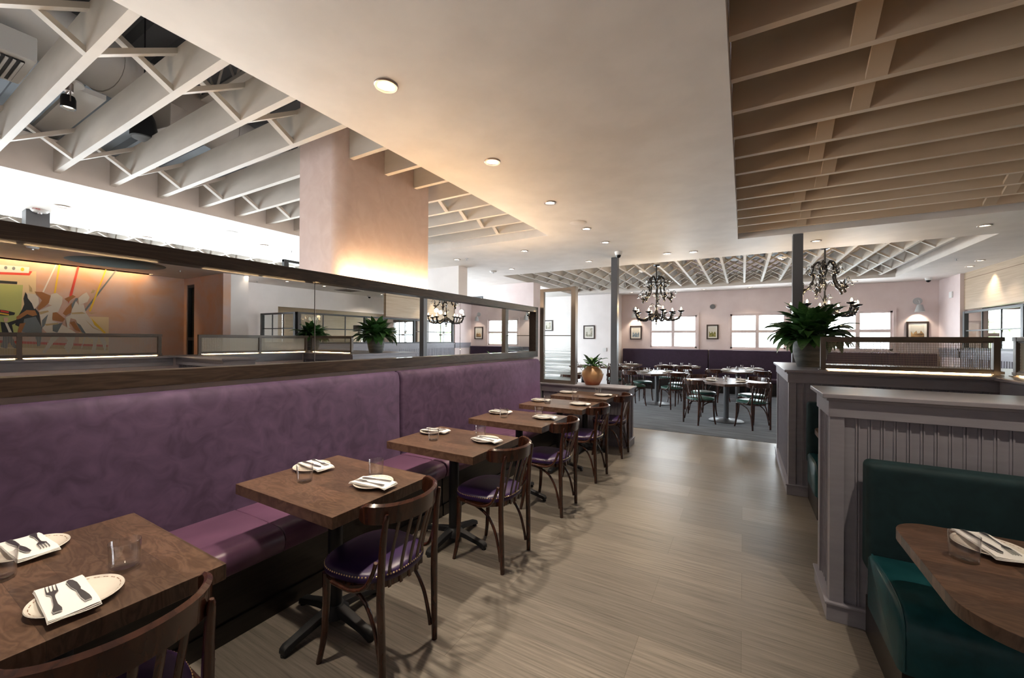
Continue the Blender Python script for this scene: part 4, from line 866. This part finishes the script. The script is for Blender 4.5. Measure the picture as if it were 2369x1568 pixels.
# ------------------------------------------------------------------ mural on the right wall (seen in the mirror)
MURAL = [["cream",[[1.614,2.731],[2.266,2.812],[2.262,2.039],[1.618,1.995]]],["char",[[1.615,2.565],[2.022,2.574],[2.02,2.521],[1.615,2.507]]],["lime",[[1.615,2.5],[2.095,2.515],[2.073,2.011],[2.113,1.815],[2.026,1.555],[1.62,1.548]]],["white",[[1.614,2.868],[2.175,2.882],[2.168,2.763],[1.614,2.714]]],["red",[[1.614,2.714],[2.168,2.763],[2.176,2.804],[2.214,2.804],[2.178,2.717],[1.614,2.67]]],["slate",[[1.898,2.828],[1.895,2.811],[1.888,2.798],[1.878,2.792],[1.867,2.795],[1.86,2.805],[1.857,2.821],[1.86,2.838],[1.867,2.851],[1.877,2.857],[1.888,2.855],[1.895,2.844]]],["slate",[[1.996,2.83],[1.993,2.813],[1.986,2.799],[1.975,2.793],[1.965,2.796],[1.957,2.807],[1.954,2.823],[1.957,2.84],[1.964,2.853],[1.975,2.86],[1.986,2.857],[1.993,2.846]]],["yellow",[[2.109,2.828],[2.106,2.809],[2.098,2.794],[2.086,2.788],[2.074,2.791],[2.065,2.803],[2.062,2.82],[2.065,2.839],[2.074,2.854],[2.085,2.861],[2.097,2.858],[2.106,2.845]]],["yellow",[[1.805,2.825],[1.802,2.808],[1.795,2.795],[1.785,2.789],[1.775,2.792],[1.767,2.803],[1.765,2.818],[1.767,2.835],[1.775,2.848],[1.785,2.854],[1.795,2.851],[1.802,2.841]]],["cream",[[3.036,1.937],[3.343,1.942],[3.342,1.1],[2.875,1.114],[2.873,1.585],[3.037,1.588]]],["red",[[1.62,1.433],[3.334,1.316],[3.334,1.273],[1.62,1.382]]],["tan",[[1.62,1.382],[3.334,1.273],[3.335,1.195],[1.621,1.303]]],["cream",[[1.621,1.303],[3.335,1.195],[3.335,1.1],[1.621,1.151]]],["white",[[2.525,2.989],[2.547,2.993],[2.369,2.399],[2.348,2.405]]],["yellow",[[2.572,2.997],[2.596,3.001],[2.533,2.4],[2.507,2.398]]],["red",[[2.842,3.0],[2.875,3.006],[2.771,2.384],[2.71,2.183],[2.732,2.396]]],["slate",[[3.443,3.009],[3.469,3.005],[2.976,2.054],[2.95,2.069]]],["yellow",[[3.281,3.011],[3.302,3.005],[3.053,2.05],[3.023,2.057]]],["char",[[2.125,2.381],[2.101,2.241],[2.112,2.136],[2.083,2.027],[2.015,1.841],[1.997,1.72],[2.084,1.662],[2.204,1.573],[2.347,1.575],[2.304,1.98],[2.252,2.069],[2.211,2.19]]],["brown",[[2.245,2.402],[2.343,2.404],[2.469,2.338],[2.449,2.21],[2.386,2.11],[2.303,2.026],[2.283,2.071],[2.344,2.232]]],["brown",[[2.01,1.879],[2.142,2.023],[2.252,2.023],[2.283,1.932],[2.223,1.905],[2.152,1.94],[2.074,1.859],[2.025,1.812]]],["slate",[[2.113,1.846],[2.263,1.9],[2.347,1.669],[2.328,1.31],[2.287,1.295],[2.255,1.543],[2.085,1.586]]],["brown",[[2.055,1.752],[2.133,1.77],[2.075,1.571],[2.026,1.57]]],["bone",[[2.145,2.36],[2.251,2.348],[2.297,2.29],[2.303,2.151],[2.242,2.045],[2.211,2.159],[2.156,2.262]]],["tan",[[2.167,2.539],[2.21,2.467],[2.217,2.391],[2.18,2.402]]],["brown",[[2.767,2.22],[2.688,2.1],[2.634,1.983],[2.678,1.938],[2.756,2.007]]],["brown",[[2.46,2.037],[2.557,1.995],[2.667,1.872],[2.635,1.806],[2.493,1.832]]],["brown",[[2.654,2.292],[2.777,2.385],[2.823,2.356],[2.71,2.232]]],["bone",[[2.469,2.37],[2.544,2.401],[2.632,2.322],[2.622,2.192],[2.556,2.139],[2.481,2.141],[2.433,2.161]]],["bone",[[2.481,2.141],[2.622,2.192],[2.568,2.012],[2.492,1.991],[2.483,1.832],[2.635,1.742],[2.827,1.584],[2.783,1.289],[2.716,1.127],[2.659,1.274],[2.714,1.419],[2.625,1.548],[2.517,1.387],[2.391,1.152],[2.349,1.169],[2.474,1.483],[2.347,1.669],[2.304,2.011],[2.386,2.079]]],["slate",[[2.346,1.826],[2.429,1.956],[2.388,1.733],[2.347,1.669]]],["slate",[[2.494,1.737],[2.635,1.79],[2.559,1.579],[2.494,1.61]]],["tan",[[2.304,1.995],[2.428,2.034],[2.439,2.004],[2.324,1.942]]],["tan",[[2.377,1.749],[2.569,1.788],[2.569,1.756],[2.409,1.718]]],["slate",[[2.755,2.17],[2.823,2.323],[2.857,2.318],[2.779,2.074]]],["bone",[[2.857,2.327],[2.927,2.416],[2.985,2.464],[3.033,2.36],[2.998,2.256],[2.916,2.199],[2.87,2.171]]],["bone",[[2.823,2.258],[2.87,2.171],[2.939,2.201],[2.976,2.02],[3.048,1.89],[3.22,1.625],[3.309,1.351],[3.285,1.128],[3.234,1.352],[3.171,1.522],[3.124,1.132],[3.064,1.15],[3.098,1.437],[2.978,1.503],[2.921,1.254],[2.898,1.188],[2.955,1.52],[2.849,1.749],[2.825,1.863],[2.746,1.892],[2.724,1.745],[2.747,1.68],[2.702,1.679],[2.673,1.905],[2.745,1.957],[2.767,2.073]]],["slate",[[2.837,1.798],[2.919,1.586],[2.978,1.57],[2.895,1.751]]],["brown",[[2.735,1.794],[2.803,1.829],[2.896,1.602],[2.826,1.633]]],["tan",[[2.756,2.007],[2.917,2.033],[2.976,2.004],[2.929,1.993],[2.768,1.975]]],["tan",[[2.965,1.87],[3.097,1.707],[3.27,1.592],[3.085,1.69]]],["yellow",[[3.06,1.908],[3.295,1.592],[3.27,1.575],[3.109,1.758]]],["tan",[[3.045,2.445],[3.08,2.533],[3.123,2.52],[3.093,2.458]]],["tan",[[2.999,2.022],[3.168,2.032],[3.059,2.0]]],["char",[[1.743,2.019],[1.881,1.998],[1.996,1.961],[1.986,1.915],[1.891,1.895],[1.743,1.902]]],["red",[[1.816,2.002],[1.919,1.979],[1.915,1.948],[1.816,1.965]]],["yellow",[[1.743,1.967],[1.919,1.926],[1.918,1.904],[1.743,1.931]]],["skin",[[1.854,1.856],[1.906,1.858],[1.911,1.806],[1.883,1.761],[1.859,1.782]]],["char",[[1.817,1.773],[1.901,1.761],[2.083,1.86],[2.103,1.83],[1.958,1.719],[1.978,1.569],[1.837,1.566]]],["bone",[[1.868,1.76],[1.901,1.754],[1.959,1.569],[1.921,1.568]]],["slate",[[1.855,1.567],[1.978,1.569],[1.959,1.494],[2.028,1.253],[1.98,1.268],[1.922,1.389],[1.894,1.255],[1.829,1.286]]],["tan",[[1.621,1.281],[2.038,1.252],[2.107,1.137],[1.621,1.151]]]]
names = sorted({k for k, _ in MURAL}); b = MB()
for i, (k, poly) in enumerate(MURAL):
    b.cur = names.index(k); x = 6.797 - .0003*i; n = len(poly)
    b.add([(x, y, z) for y, z in poly], [tuple(range(n))])
o = b.build('mural', ['paint_' + k for k in names], None, smooth=False)
tag(o, 'painted mural of rearing horses with coloured lances on the orange wall, seen in the mirror', 'mural')
# ------------------------------------------------------------------ far room: banquette
def far_banquette(x0, x1, label):
    t = thing('banquette', label, 'banquette', (x0, 13.47, 0), 0, 'far room banquettes'); L = x1-x0
    MB().box(.004, L-.004, -.13, 0, .40, 1.225).build('backrest', 'dark_purple_velvet', t, bevel=.03, seg=4, angle=60)
    MB().box(.004, L-.004, -.62, -.12, .34, .46).build('seat_cushion', 'dark_purple_leather', t, bevel=.035, seg=4, angle=60)
    MB().box(0, L, -.56, -.0, 0, .34).build('seat_box', 'dark_bench_wood', t)
far_banquette(-3.45, -.90, 'dark purple banquette along the far wall, left module under the first window')
far_banquette(-.885, 1.62, 'dark purple banquette along the far wall, middle module under the second window')
far_banquette(1.635, 4.02, 'dark purple banquette along the far wall, right module behind the wire screen')
# ------------------------------------------------------------------ far room: tables and chairs
fchair = None
def far_chair(x, y, ang, label):
    global fchair
    if fchair is None: fchair = make_chair(label, 'sage_leather', False, 'green seated chairs in the far room'); fchair.location = (x, y, .004); fchair.rotation_euler = (0, 0, ang)
    else: dup(fchair, (x, y, .004), ang, label)
def square_table(cx, cy, side, rot, label, disc=True):
    t = thing('square_table', label, 'table', (cx, cy, .004), rot, 'far room tables')
    MB().box(-side/2, side/2, -side/2, side/2, .704, .75).build('tabletop', 'table_oak', t, bevel=.004)
    MB().lathe([(.001, .03), (.046, .05), (.046, .704), (.001, .704)], 24).build('column', 'post_paint', t)
    MB().lathe([(.001, 0), (.29, 0), (.295, .008), (.28, .018), (.08, .042), (.05, .055), (.001, .055)], 40).build('base_disc', 'post_paint', t)
    return t
def far_set(cx, cy, rot, n, where, half=.34, gl=.2):
    for k in range(n):
        a = rot + PI/2*k; c, s = math.cos(a), math.sin(a); px, py = cx+half*c, cy+half*s; w = '%s, %s' % (where.replace(' of the far room', ''), ('far right', 'far left', 'near left', 'near right')[k % 4])
        put('side_plate', (px, py, .754), 0, 'cream plate on the ' + w, 'plate', 'side plates')
        put('folded_napkin', (px, py, .754), a, 'white napkin on the ' + w, 'napkin', 'folded napkins')
        put('tumbler', (cx+gl*math.cos(a+.75), cy+gl*math.sin(a+.75), .754), 0, 'clear tumbler on the ' + w, 'glass', 'water tumblers')
for cx, cy, nm in ((-.27, 8.52, 'nearest diamond-set table of the far room'), (-1.76, 9.95, 'diamond-set table under the left chandelier'), (-.12, 11.62, 'diamond-set table behind the nearest one')):
    square_table(cx, cy, 1.02, PI/4, 'square ' + nm + ', on a round disc foot')
    far_set(cx, cy, PI/4, 4, nm)
    for dx, dy, d in ((.36, -.40, 'near right side'), (-.36, -.42, 'near left side'), (-.38, .38, 'far left side'), (.38, .38, 'far right side')):
        a = math.atan2(-dy, -dx) - PI/2
        if cy > 11 and dy > 0: continue
        far_chair(cx+dx*1.12, cy+dy*1.12, a, 'green seated chair, %s of the %s' % (d, nm))
def rect_table(x0, x1, y0, y1, label, sets, cross=False):
    cx, cy = (x0+x1)/2, (y0+y1)/2; t = thing('square_table', label, 'table', (cx, cy, .004), 0, 'far room tables')
    MB().box(x0-cx, x1-cx, y0-cy, y1-cy, .704, .75).build('tabletop', 'table_oak', t, bevel=.004); cross_base(t)
    for q, (sx_, sy_) in enumerate(sets):
        w = 'the ' + label.split(',')[0].replace('the far banquette', 'far banquette') + ', place ' + ORD[q]
        put('side_plate', (sx_, sy_, .754), 0, 'cream plate on ' + w, 'plate', 'side plates'); put('folded_napkin', (sx_, sy_, .754), R(20), 'napkin on ' + w, 'napkin', 'folded napkins')
        put('tumbler', (sx_-.13, sy_+.05, .754), 0, 'clear tumbler on ' + w, 'glass', 'water tumblers')
rect_table(-2.25, -1.05, 12.25, 12.85, 'long table before the left far banquette, behind the left chandelier', [(-2.0, 12.6), (-1.72, 12.6), (-1.42, 12.6), (-1.2, 12.6)])
far_chair(-1.9, 12.02, 0, 'bentwood chair with its back to the camera at the long far table, left one'); far_chair(-1.42, 12.02, 0, 'bentwood chair with its back to the camera at the long far table, right one')
rect_table(-.28, .48, 12.39, 12.84, 'small table before the middle far banquette, behind the diamond-set tables', [(.1, 12.6), (.35, 12.6)])
rect_table(1.05, 1.75, 12.2, 12.85, 'small table half hidden by the half wall, before the far banquette', [(1.3, 12.5)])
far_chair(1.03+.1, 11.95, R(8), 'bentwood chair beside the half wall edge in the far room')
rect_table(-3.35, -2.72, 12.3, 12.88, 'small table in the left corner of the far banquette', [(-3.05, 12.6), (-2.85, 12.55)])
rect_table(-3.45, -2.68, 10.95, 11.6, 'table just right of the slim grey post', [(-3.2, 11.3), (-2.85, 11.3)])
far_chair(-2.95, 10.72, R(8), 'bentwood chair just right of the slim grey post, its back to the camera'); far_chair(-3.3, 12.05, R(0), 'bentwood chair at the corner table of the far room')
rect_table(-4.35, -3.62, 10.9, 11.6, 'table behind the terracotta pot, left of the slim post', [(-4.1, 11.3), (-3.8, 11.3)])
rect_table(-3.45, -2.72, 8.2, 8.9, 'nearer table behind the terracotta pot and glass partition', [(-3.2, 8.5), (-2.9, 8.5)])
far_chair(-2.62, 8.62, R(90), 'bentwood chair behind the terracotta pot, seen past its right side'); far_chair(-3.05, 7.85, R(0), 'bentwood chair hidden behind the terracotta pot')
# ------------------------------------------------------------------ pictures, sconces, wall devices
noise_mix(mat('print_sea', rough=.6), (.10, .16, .20), (.42, .50, .55), nscale=6, detail=6); noise_mix(mat('print_field', rough=.6), (.05, .07, .02), (.42, .36, .10), nscale=9, detail=6)
noise_mix(mat('print_dusk', rough=.6), (.08, .05, .03), (.55, .34, .15), scale=(1, 1, 4), nscale=4, detail=6); noise_mix(mat('print_street', rough=.6), (.10, .12, .08), (.62, .55, .45), scale=(3, 1, 1), nscale=8, detail=6)
mat('mat_board', (.78, .76, .70), .8); mat('picture_frame', (.03, .018, .014), .35)
mat('print_sky', (.62, .60, .52), .7); mat('print_dark', (.07, .07, .05), .7); mat('print_brick', (.40, .17, .10), .7)
def picture(x0, x1, z0, z1, y, pm, label, extra):
    t = thing('framed_picture', label, 'picture', ((x0+x1)/2, y, (z0+z1)/2)); w, h = (x1-x0)/2, (z1-z0)/2; f = .035
    b = MB().box(-w, w, -.03, -.002, h-f, h).box(-w, w, -.03, -.002, -h, -h+f).box(-w, -w+f, -.03, -.002, -h+f, h-f).box(w-f, w, -.03, -.002, -h+f, h-f)
    b.build('frame', 'picture_frame', t, bevel=.003); MB().box(-w+f, w-f, -.014, -.002, -h+f, h-f).build('mat_board', 'mat_board', t)
    k = .72; pw, ph = (w-f)*k, (h-f)*.78
    MB().box(-pw, pw, -.017, -.014, -ph, ph).build('print', 'print_sky', t)
    n = 12; top = [(-pw + 2*pw*i/n, (-.1 + .22*math.sin(i*1.3+extra)+.1*math.sin(i*2.9))*ph) for i in range(n+1)]
    if pm == 'print_street': top = [(-pw, .0), (-pw*.5, .1*ph), (-pw*.45, -.5*ph), (pw*.3, -.5*ph), (pw*.35, .8*ph), (pw, .95*ph)]
    b = MB(); n = len(top); b.add([(x, -.018, z) for x, z in top] + [(x, -.018, -ph) for x, z in top], [(i, i+1, i+1+n, i+n) for i in range(n-1)])
    b.build('print_scene', pm, t, smooth=False)
picture(-3.24, -2.87, 1.52, 1.97, 13.5, 'print_sea', 'framed seascape print on the pink wall left of the first window', 0)
picture(-.96, -.64, 1.54, 1.98, 13.5, 'print_field', 'framed green landscape print between the first and second windows', 1)
picture(3.50, 3.90, 1.50, 2.0, 13.5, 'print_dusk', 'framed dusk landscape print at the right end of the far pink wall', 2)
picture(-4.64, -4.25, 1.53, 1.98, 12.9, 'print_street', 'framed street print on the bright white wall above the terracotta pot', 0)
picture(-6.1, -5.76, 1.80, 2.18, 12.9, 'print_street', 'framed print on the white wall, seen through the glass partition', 0)
def sconce(x, label):
    t = thing('wall_sconce', label, 'wall lamp', (x, 13.5, 2.50))
    MB().lathe([(.001, 0), (.085, 0), (.085, .022), (.001, .022)], 32, M=Matrix.Rotation(R(90), 4, 'X')).build('wall_plate', 'sconce_grey', t)
    MB().tube(smoothpath([(0, -.02, 0), (0, -.09, .01), (0, -.15, -.04), (0, -.16, -.11)], 5), .010, 10).build('arm', 'sconce_grey', t)
    MB().lathe([(.001, -.10), (.045, -.10), (.055, -.115), (.095, -.27), (.088, -.27), (.05, -.12), (.001, -.11)], 32, (0, -.16, 0)).build('shade', 'sconce_grey', t)
    MB().ball((0, -.16, -.20), .025, 12).build('bulb', 'lamp_face', t)
    spot('sconce_beam', (x, 13.34, 2.27), 14, SOFTWARM, 100, .6, (0, .25, -1), .02)
sconce(-3.07, 'grey wall sconce above the seascape print, left of the first window'); sconce(3.70, 'grey wall sconce above the dusk landscape print at right'); sconce(1.46, 'grey wall sconce between the second and third windows')
tag(MB().lathe([(.001, 0), (.072, 0), (.072, .01), (.001, .012)], 28, M=Matrix.Rotation(R(90), 4, 'X')).build('wall_speaker', 'deck_metal', loc=(-.80, 13.497, 2.52)), 'small round grey disc on the pink wall above the green landscape print', 'speaker')
tag(MB().box(-3.97, -3.85, 12.875, 12.895, 1.12, 1.24).build('thermostat', 'white_plastic', bevel=.006), 'white thermostat on the white wall right above the terracotta pot', 'thermostat')
tag(MB().box(4.055, 4.078, 12.75, 12.90, 2.50, 2.64).build('alarm_panel', 'white_plastic', bevel=.005), 'white alarm panel on the far right return wall', 'alarm')
# ------------------------------------------------------------------ chandeliers
def make_chandelier(label):
    t = thing('chandelier', label, 'chandelier', (0, 0, 0), 0, 'black branched chandeliers')      # origin: foot of the finial
    K = 'chandelier_black'
    MB().lathe([(.001, 1.27), (.07, 1.27), (.065, 1.245), (.03, 1.235), (.001, 1.235)], 24).build('ceiling_canopy', K, t)
    MB().lathe([(.001, 1.24), (.012, 1.24), (.014, 1.1), (.012, .98), (.001, .98)], 16).build('stem', K, t)
    MB().lathe([(.001, 0), (.012, .02), (.004, .04), (.022, .06), (.006, .085), (.028, .10), (.020, .13), (.045, .16), (.055, .19), (.048, .215), (.075, .235), (.078, .26), (.04, .29), (.018, .36), (.026, .42), (.012, .47), (.014, .60), (.03, .66), (.014, .70), (.012, .80), (.034, .86), (.045, .90), (.02, .94), (.014, 1.0), (.001, 1.0)], 20).build('central_column', K, t)
    for k in range(10):                            # lower tier of candle arms
        a = 2*PI*k/10 + .12; M = Matrix.Rotation(a, 4, 'Z'); rr = .47 if k % 2 == 0 else .385; zt = .34 if k % 2 == 0 else .31
        P = [M @ q for q in smoothpath([(.05, 0, .26), (.14, 0, .20), (.26, 0, .14), (.37*rr/.47+.02, 0, .155), (rr-.02, 0, .22), (rr, 0, .29)], 5)]
        n = len(P); arm = MB().tube(P, [.016+.008*abs(math.sin(i*1.1)) for i in range(n)], 8).build('candle_arm', K, t)
        c = (rr*math.cos(a), rr*math.sin(a), zt-.05)
        MB().lathe([(.001, 0), (.018, .002), (.06, .022), (.068, .036), (.055, .032), (.018, .022), (.018, .05), (.001, .05)], 16, c).build('candle_cup', K, arm)
        MB().lathe([(.001, .045), (.012, .05), (.0155, .065), (.010, .09), (.001, .105)], 12, c).build('flame_bulb', 'bulb', arm)
        d = MB(); d.lathe([(.001, -.10), (.006, -.09), (.012, -.08), (.006, -.07), (.014, -.058), (.004, -.045), (.003, .0), (.001, 0)], 8, (c[0]*.93, c[1]*.93, c[2]-.05)); d.build('drop', K, arm)
    for k in range(5):                             # tall S scrolls of the upper tier
        a = 2*PI*k/5 + .4; M = Matrix.Rotation(a, 4, 'Z')
        P = [M @ q for q in smoothpath([(.02, 0, .93), (.08, 0, 1.03), (.145, 0, .98), (.155, 0, .86), (.15, 0, .76), (.19, 0, .64), (.27, 0, .56), (.30, 0, .50)], 5)]
        sc = MB().tube(P, [.014+.006*abs(math.sin(i*.9)) for i in range(len(P))], 8).build('scroll_arm', K, t)
        for rr, z in ((.165, .80), (.29, .56)):
            c = (rr*math.cos(a), rr*math.sin(a), z)
            MB().lathe([(.001, 0), (.012, 0), (.048, .03), (.052, .042), (.012, .03), (.012, .10), (.018, .115), (.006, .15), (.001, .15)], 14, c).build('upper_cup', K, sc)
            for q in range(4):                     # drooping sprays that end in clear flowers
                b2 = a + (q-1.5)*.9; N2 = Matrix.Translation(c) @ Matrix.Rotation(b2, 4, 'Z'); h = .16 if q % 2 else .09
                P2 = [N2 @ v for v in smoothpath([(0, 0, .03), (.03, 0, h), (.07, 0, h+.015), (.095, 0, h-.03)], 4)]
                MB().tube(P2, .005, 6).build('spray', K, sc)
                e = P2[-1]; f = MB()
                for w in range(5):
                    w_ = 2*PI*w/5; f.ball((e.x+.013*math.cos(w_), e.y+.013*math.sin(w_), e.z-.008), .011, 6, 1.2)
                f.build('glass_flower', 'crystal', sc)
    for k in range(6):                             # inner sprays round the column
        a = 2*PI*k/6; M = Matrix.Rotation(a, 4, 'Z'); z = .45 if k % 2 else .66
        P = [M @ q for q in smoothpath([(.01, 0, z-.1), (.045, 0, z), (.085, 0, z+.04), (.11, 0, z-.01)], 4)]
        MB().tube(P, .0045, 6).build('inner_spray', K, t); e = P[-1]; f = MB()
        for w in range(5):
            w_ = 2*PI*w/5; f.ball((e.x+.014*math.cos(w_), e.y+.014*math.sin(w_), e.z-.01), .012, 6, 1.2)
        f.build('glass_flower', 'crystal', t)
    return t
ch = make_chandelier('black branched chandelier with lit flame bulbs, left one, over the far room tables'); ch.location = (-1.55, 8.65, 1.775)
dup(ch, (1.16, 8.3, 1.775), R(11), 'black branched chandelier with lit flame bulbs, right one, behind the dark post and peace lily')
for x, y, z in ((-1.55, 8.65, 2.14), (1.16, 8.3, 2.17)):
    for a in range(3): point('chandelier_light', (x+.40*math.cos(a*2.1+.5), y+.40*math.sin(a*2.1+.5), z+.05), 7, WARM, .05)
# ------------------------------------------------------------------ plants
def leaf(b, base, direction, length, width, arch, twist=0., seg=9):
    """lance shaped leaf on a thin stalk, arching over"""
    d = Vector(direction); d.normalize(); flat = Vector((d.x, d.y, 0));
    if flat.length < .05: flat = Vector((1, 0, 0))
    flat.normalize(); side = Vector((-flat.y, flat.x, 0)); p = Vector(base); vs = []; ang = math.atan2(d.z, math.hypot(d.x, d.y)); st_ = length/seg
    pts = [p.copy()]
    for i in range(seg): p = p + (flat*math.cos(ang) + Vector((0, 0, 1))*math.sin(ang))*st_; ang -= arch/seg*(0.4+1.2*i/seg); pts.append(p.copy())
    for i, q in enumerate(pts):
        u = i/seg; w = 0.004 if u < .38 else width*max(0, math.sin(PI*min(1, ((u-.34)/.66)**.75)))**.8*.5+.001
        up = Vector((0, 0, 1)); tz = side*math.cos(twist) + up*math.sin(twist)
        vs += [q - tz*w + up*w*.28, q, q + tz*w + up*w*.28]
    b.add(vs, [(i*3+j, i*3+j+1, (i+1)*3+j+1, (i+1)*3+j) for i in range(seg) for j in range(2)])
def peace_lily(x, y, z, label, pot_label, seed, s=1.0, flowers=0):
    rnd = random.Random(seed); t = thing('peace_lily', label, 'plant', (x, y, z+.275*s))
    for part, n, m in (('foliage', 135, 'leaf_green'), ('young_leaves', 12, 'leaf_light')):
        b = MB()
        for k in range(n):
            a = rnd.random()*2*PI; el = rnd.uniform(.45, 1.5); L = rnd.uniform(.34, .56)*s
            leaf(b, (rnd.uniform(-.05, .05)*s, rnd.uniform(-.05, .05)*s, -.03), (math.cos(a)*math.cos(el), math.sin(a)*math.cos(el), math.sin(el)), L, rnd.uniform(.095, .145)*s, rnd.uniform(.9, 1.5) + max(0, 1.35-el)*1.3, rnd.uniform(-.35, .35))
        b.build(part, m, t, angle=80)
    for k in range(flowers):
        a = rnd.random()*2*PI; b = MB(); b.tube([(0, 0, 0), (.10*math.cos(a), .10*math.sin(a), .42)], .004, 6); b.build('flower_stalk', 'stem_green', t)
        b = MB(); leaf(b, (.10*math.cos(a), .10*math.sin(a), .36), (math.cos(a)*.2, math.sin(a)*.2, 1), .16, .06, .3); b.build('flower', 'flower_white', t)
    p = thing('round_pot', pot_label, 'pot', (x, y, z))
    MB().lathe([(.001, 0), (.115*s, 0), (.122*s, .01*s), (.148*s, .10*s), (.160*s, .18*s), (.155*s, .25*s), (.138*s, .29*s), (.140*s, .30*s), (.130*s, .302*s), (.126*s, .27*s), (.001, .265*s)], 48).build('pot_body', 'grey_pot', p)
    MB().lathe([(.001, .268*s), (.126*s, .268*s)], 24).build('potting_soil', 'soil', p)
peace_lily(.645, 5.52, 1.22, 'large dark green peace lily on the deep half wall in front of the dark post', 'round weathered grey pot under the large peace lily', 3)
peace_lily(3.0, 5.75, 1.22, 'peace lily with white flowers farther along the half wall, seen in the mirror', 'grey pot behind the screen, seen in the mirror', 8, .95, 4)
t = thing('terracotta_pot', 'bulging terracotta jar with ochre glaze on the panelled end wall', 'pot', (-1.94, 5.79, .835))
MB().lathe([(.001, 0), (.098, 0), (.105, .01), (.145, .09), (.160, .15), (.156, .19), (.120, .235), (.098, .25), (.095, .262), (.104, .272), (.100, .280), (.090, .272), (.086, .25), (.001, .245)], 56).build('jar', 'terracotta', t)
t = thing('trailing_plant', 'green leafy plant with a long bare trailing stem in the terracotta jar', 'plant', (-1.94, 5.79, 1.09))
rnd = random.Random(5); b = MB()
for k in range(34):
    a = rnd.random()*2*PI; el = rnd.uniform(.2, 1.3); leaf(b, (rnd.uniform(-.04, .04), rnd.uniform(-.04, .04), 0), (math.cos(a)*math.cos(el), math.sin(a)*math.cos(el), math.sin(el)), rnd.uniform(.14, .27), rnd.uniform(.06, .085), rnd.uniform(.7, 2.0), rnd.uniform(-.4, .4))
b.build('foliage', 'leaf_green', t, angle=80)
b = MB(); P = smoothpath([(-.05, 0, .0), (-.12, -.05, -.06), (-.19, -.06, .02), (-.225, -.06, .12)], 5); b.tube(P, .003, 6)
P = smoothpath([(.03, 0, .02), (.10, .0, .10), (.13, .0, .14)], 4); b.tube(P, .003, 6); b.build('stems', 'twig', t)
b = MB(); leaf(b, (-.225, -.06, .08), (-.2, 0, 1), .13, .075, .4); leaf(b, (.12, 0, .12), (1, 0, .4), .12, .06, .7); b.build('tip_leaves', 'leaf_green', t, angle=80)
# ------------------------------------------------------------------ window side screen glimpsed above the mirror
grid_glazing('black framed glazed screen glimpsed above the mirror beside the chimney breast', 'y', 4.0, 6.3, -6.8, 1.6, 2.84, [.04, 1.15, 2.26], [.6, 1.7], .6)
st(MB().box(-6.86, -6.74, 4.0, 6.5, 0, 1.6).build('wall_low_screen', 'white_and_daylit_pink', smooth=False))
grid_glazing('black framed glazed opening between the two pale piers left of the far lattice', 'x', -7.6, -6.35, 9.5, 1.5, 2.72, [.04, 1.21], [.62], .6)
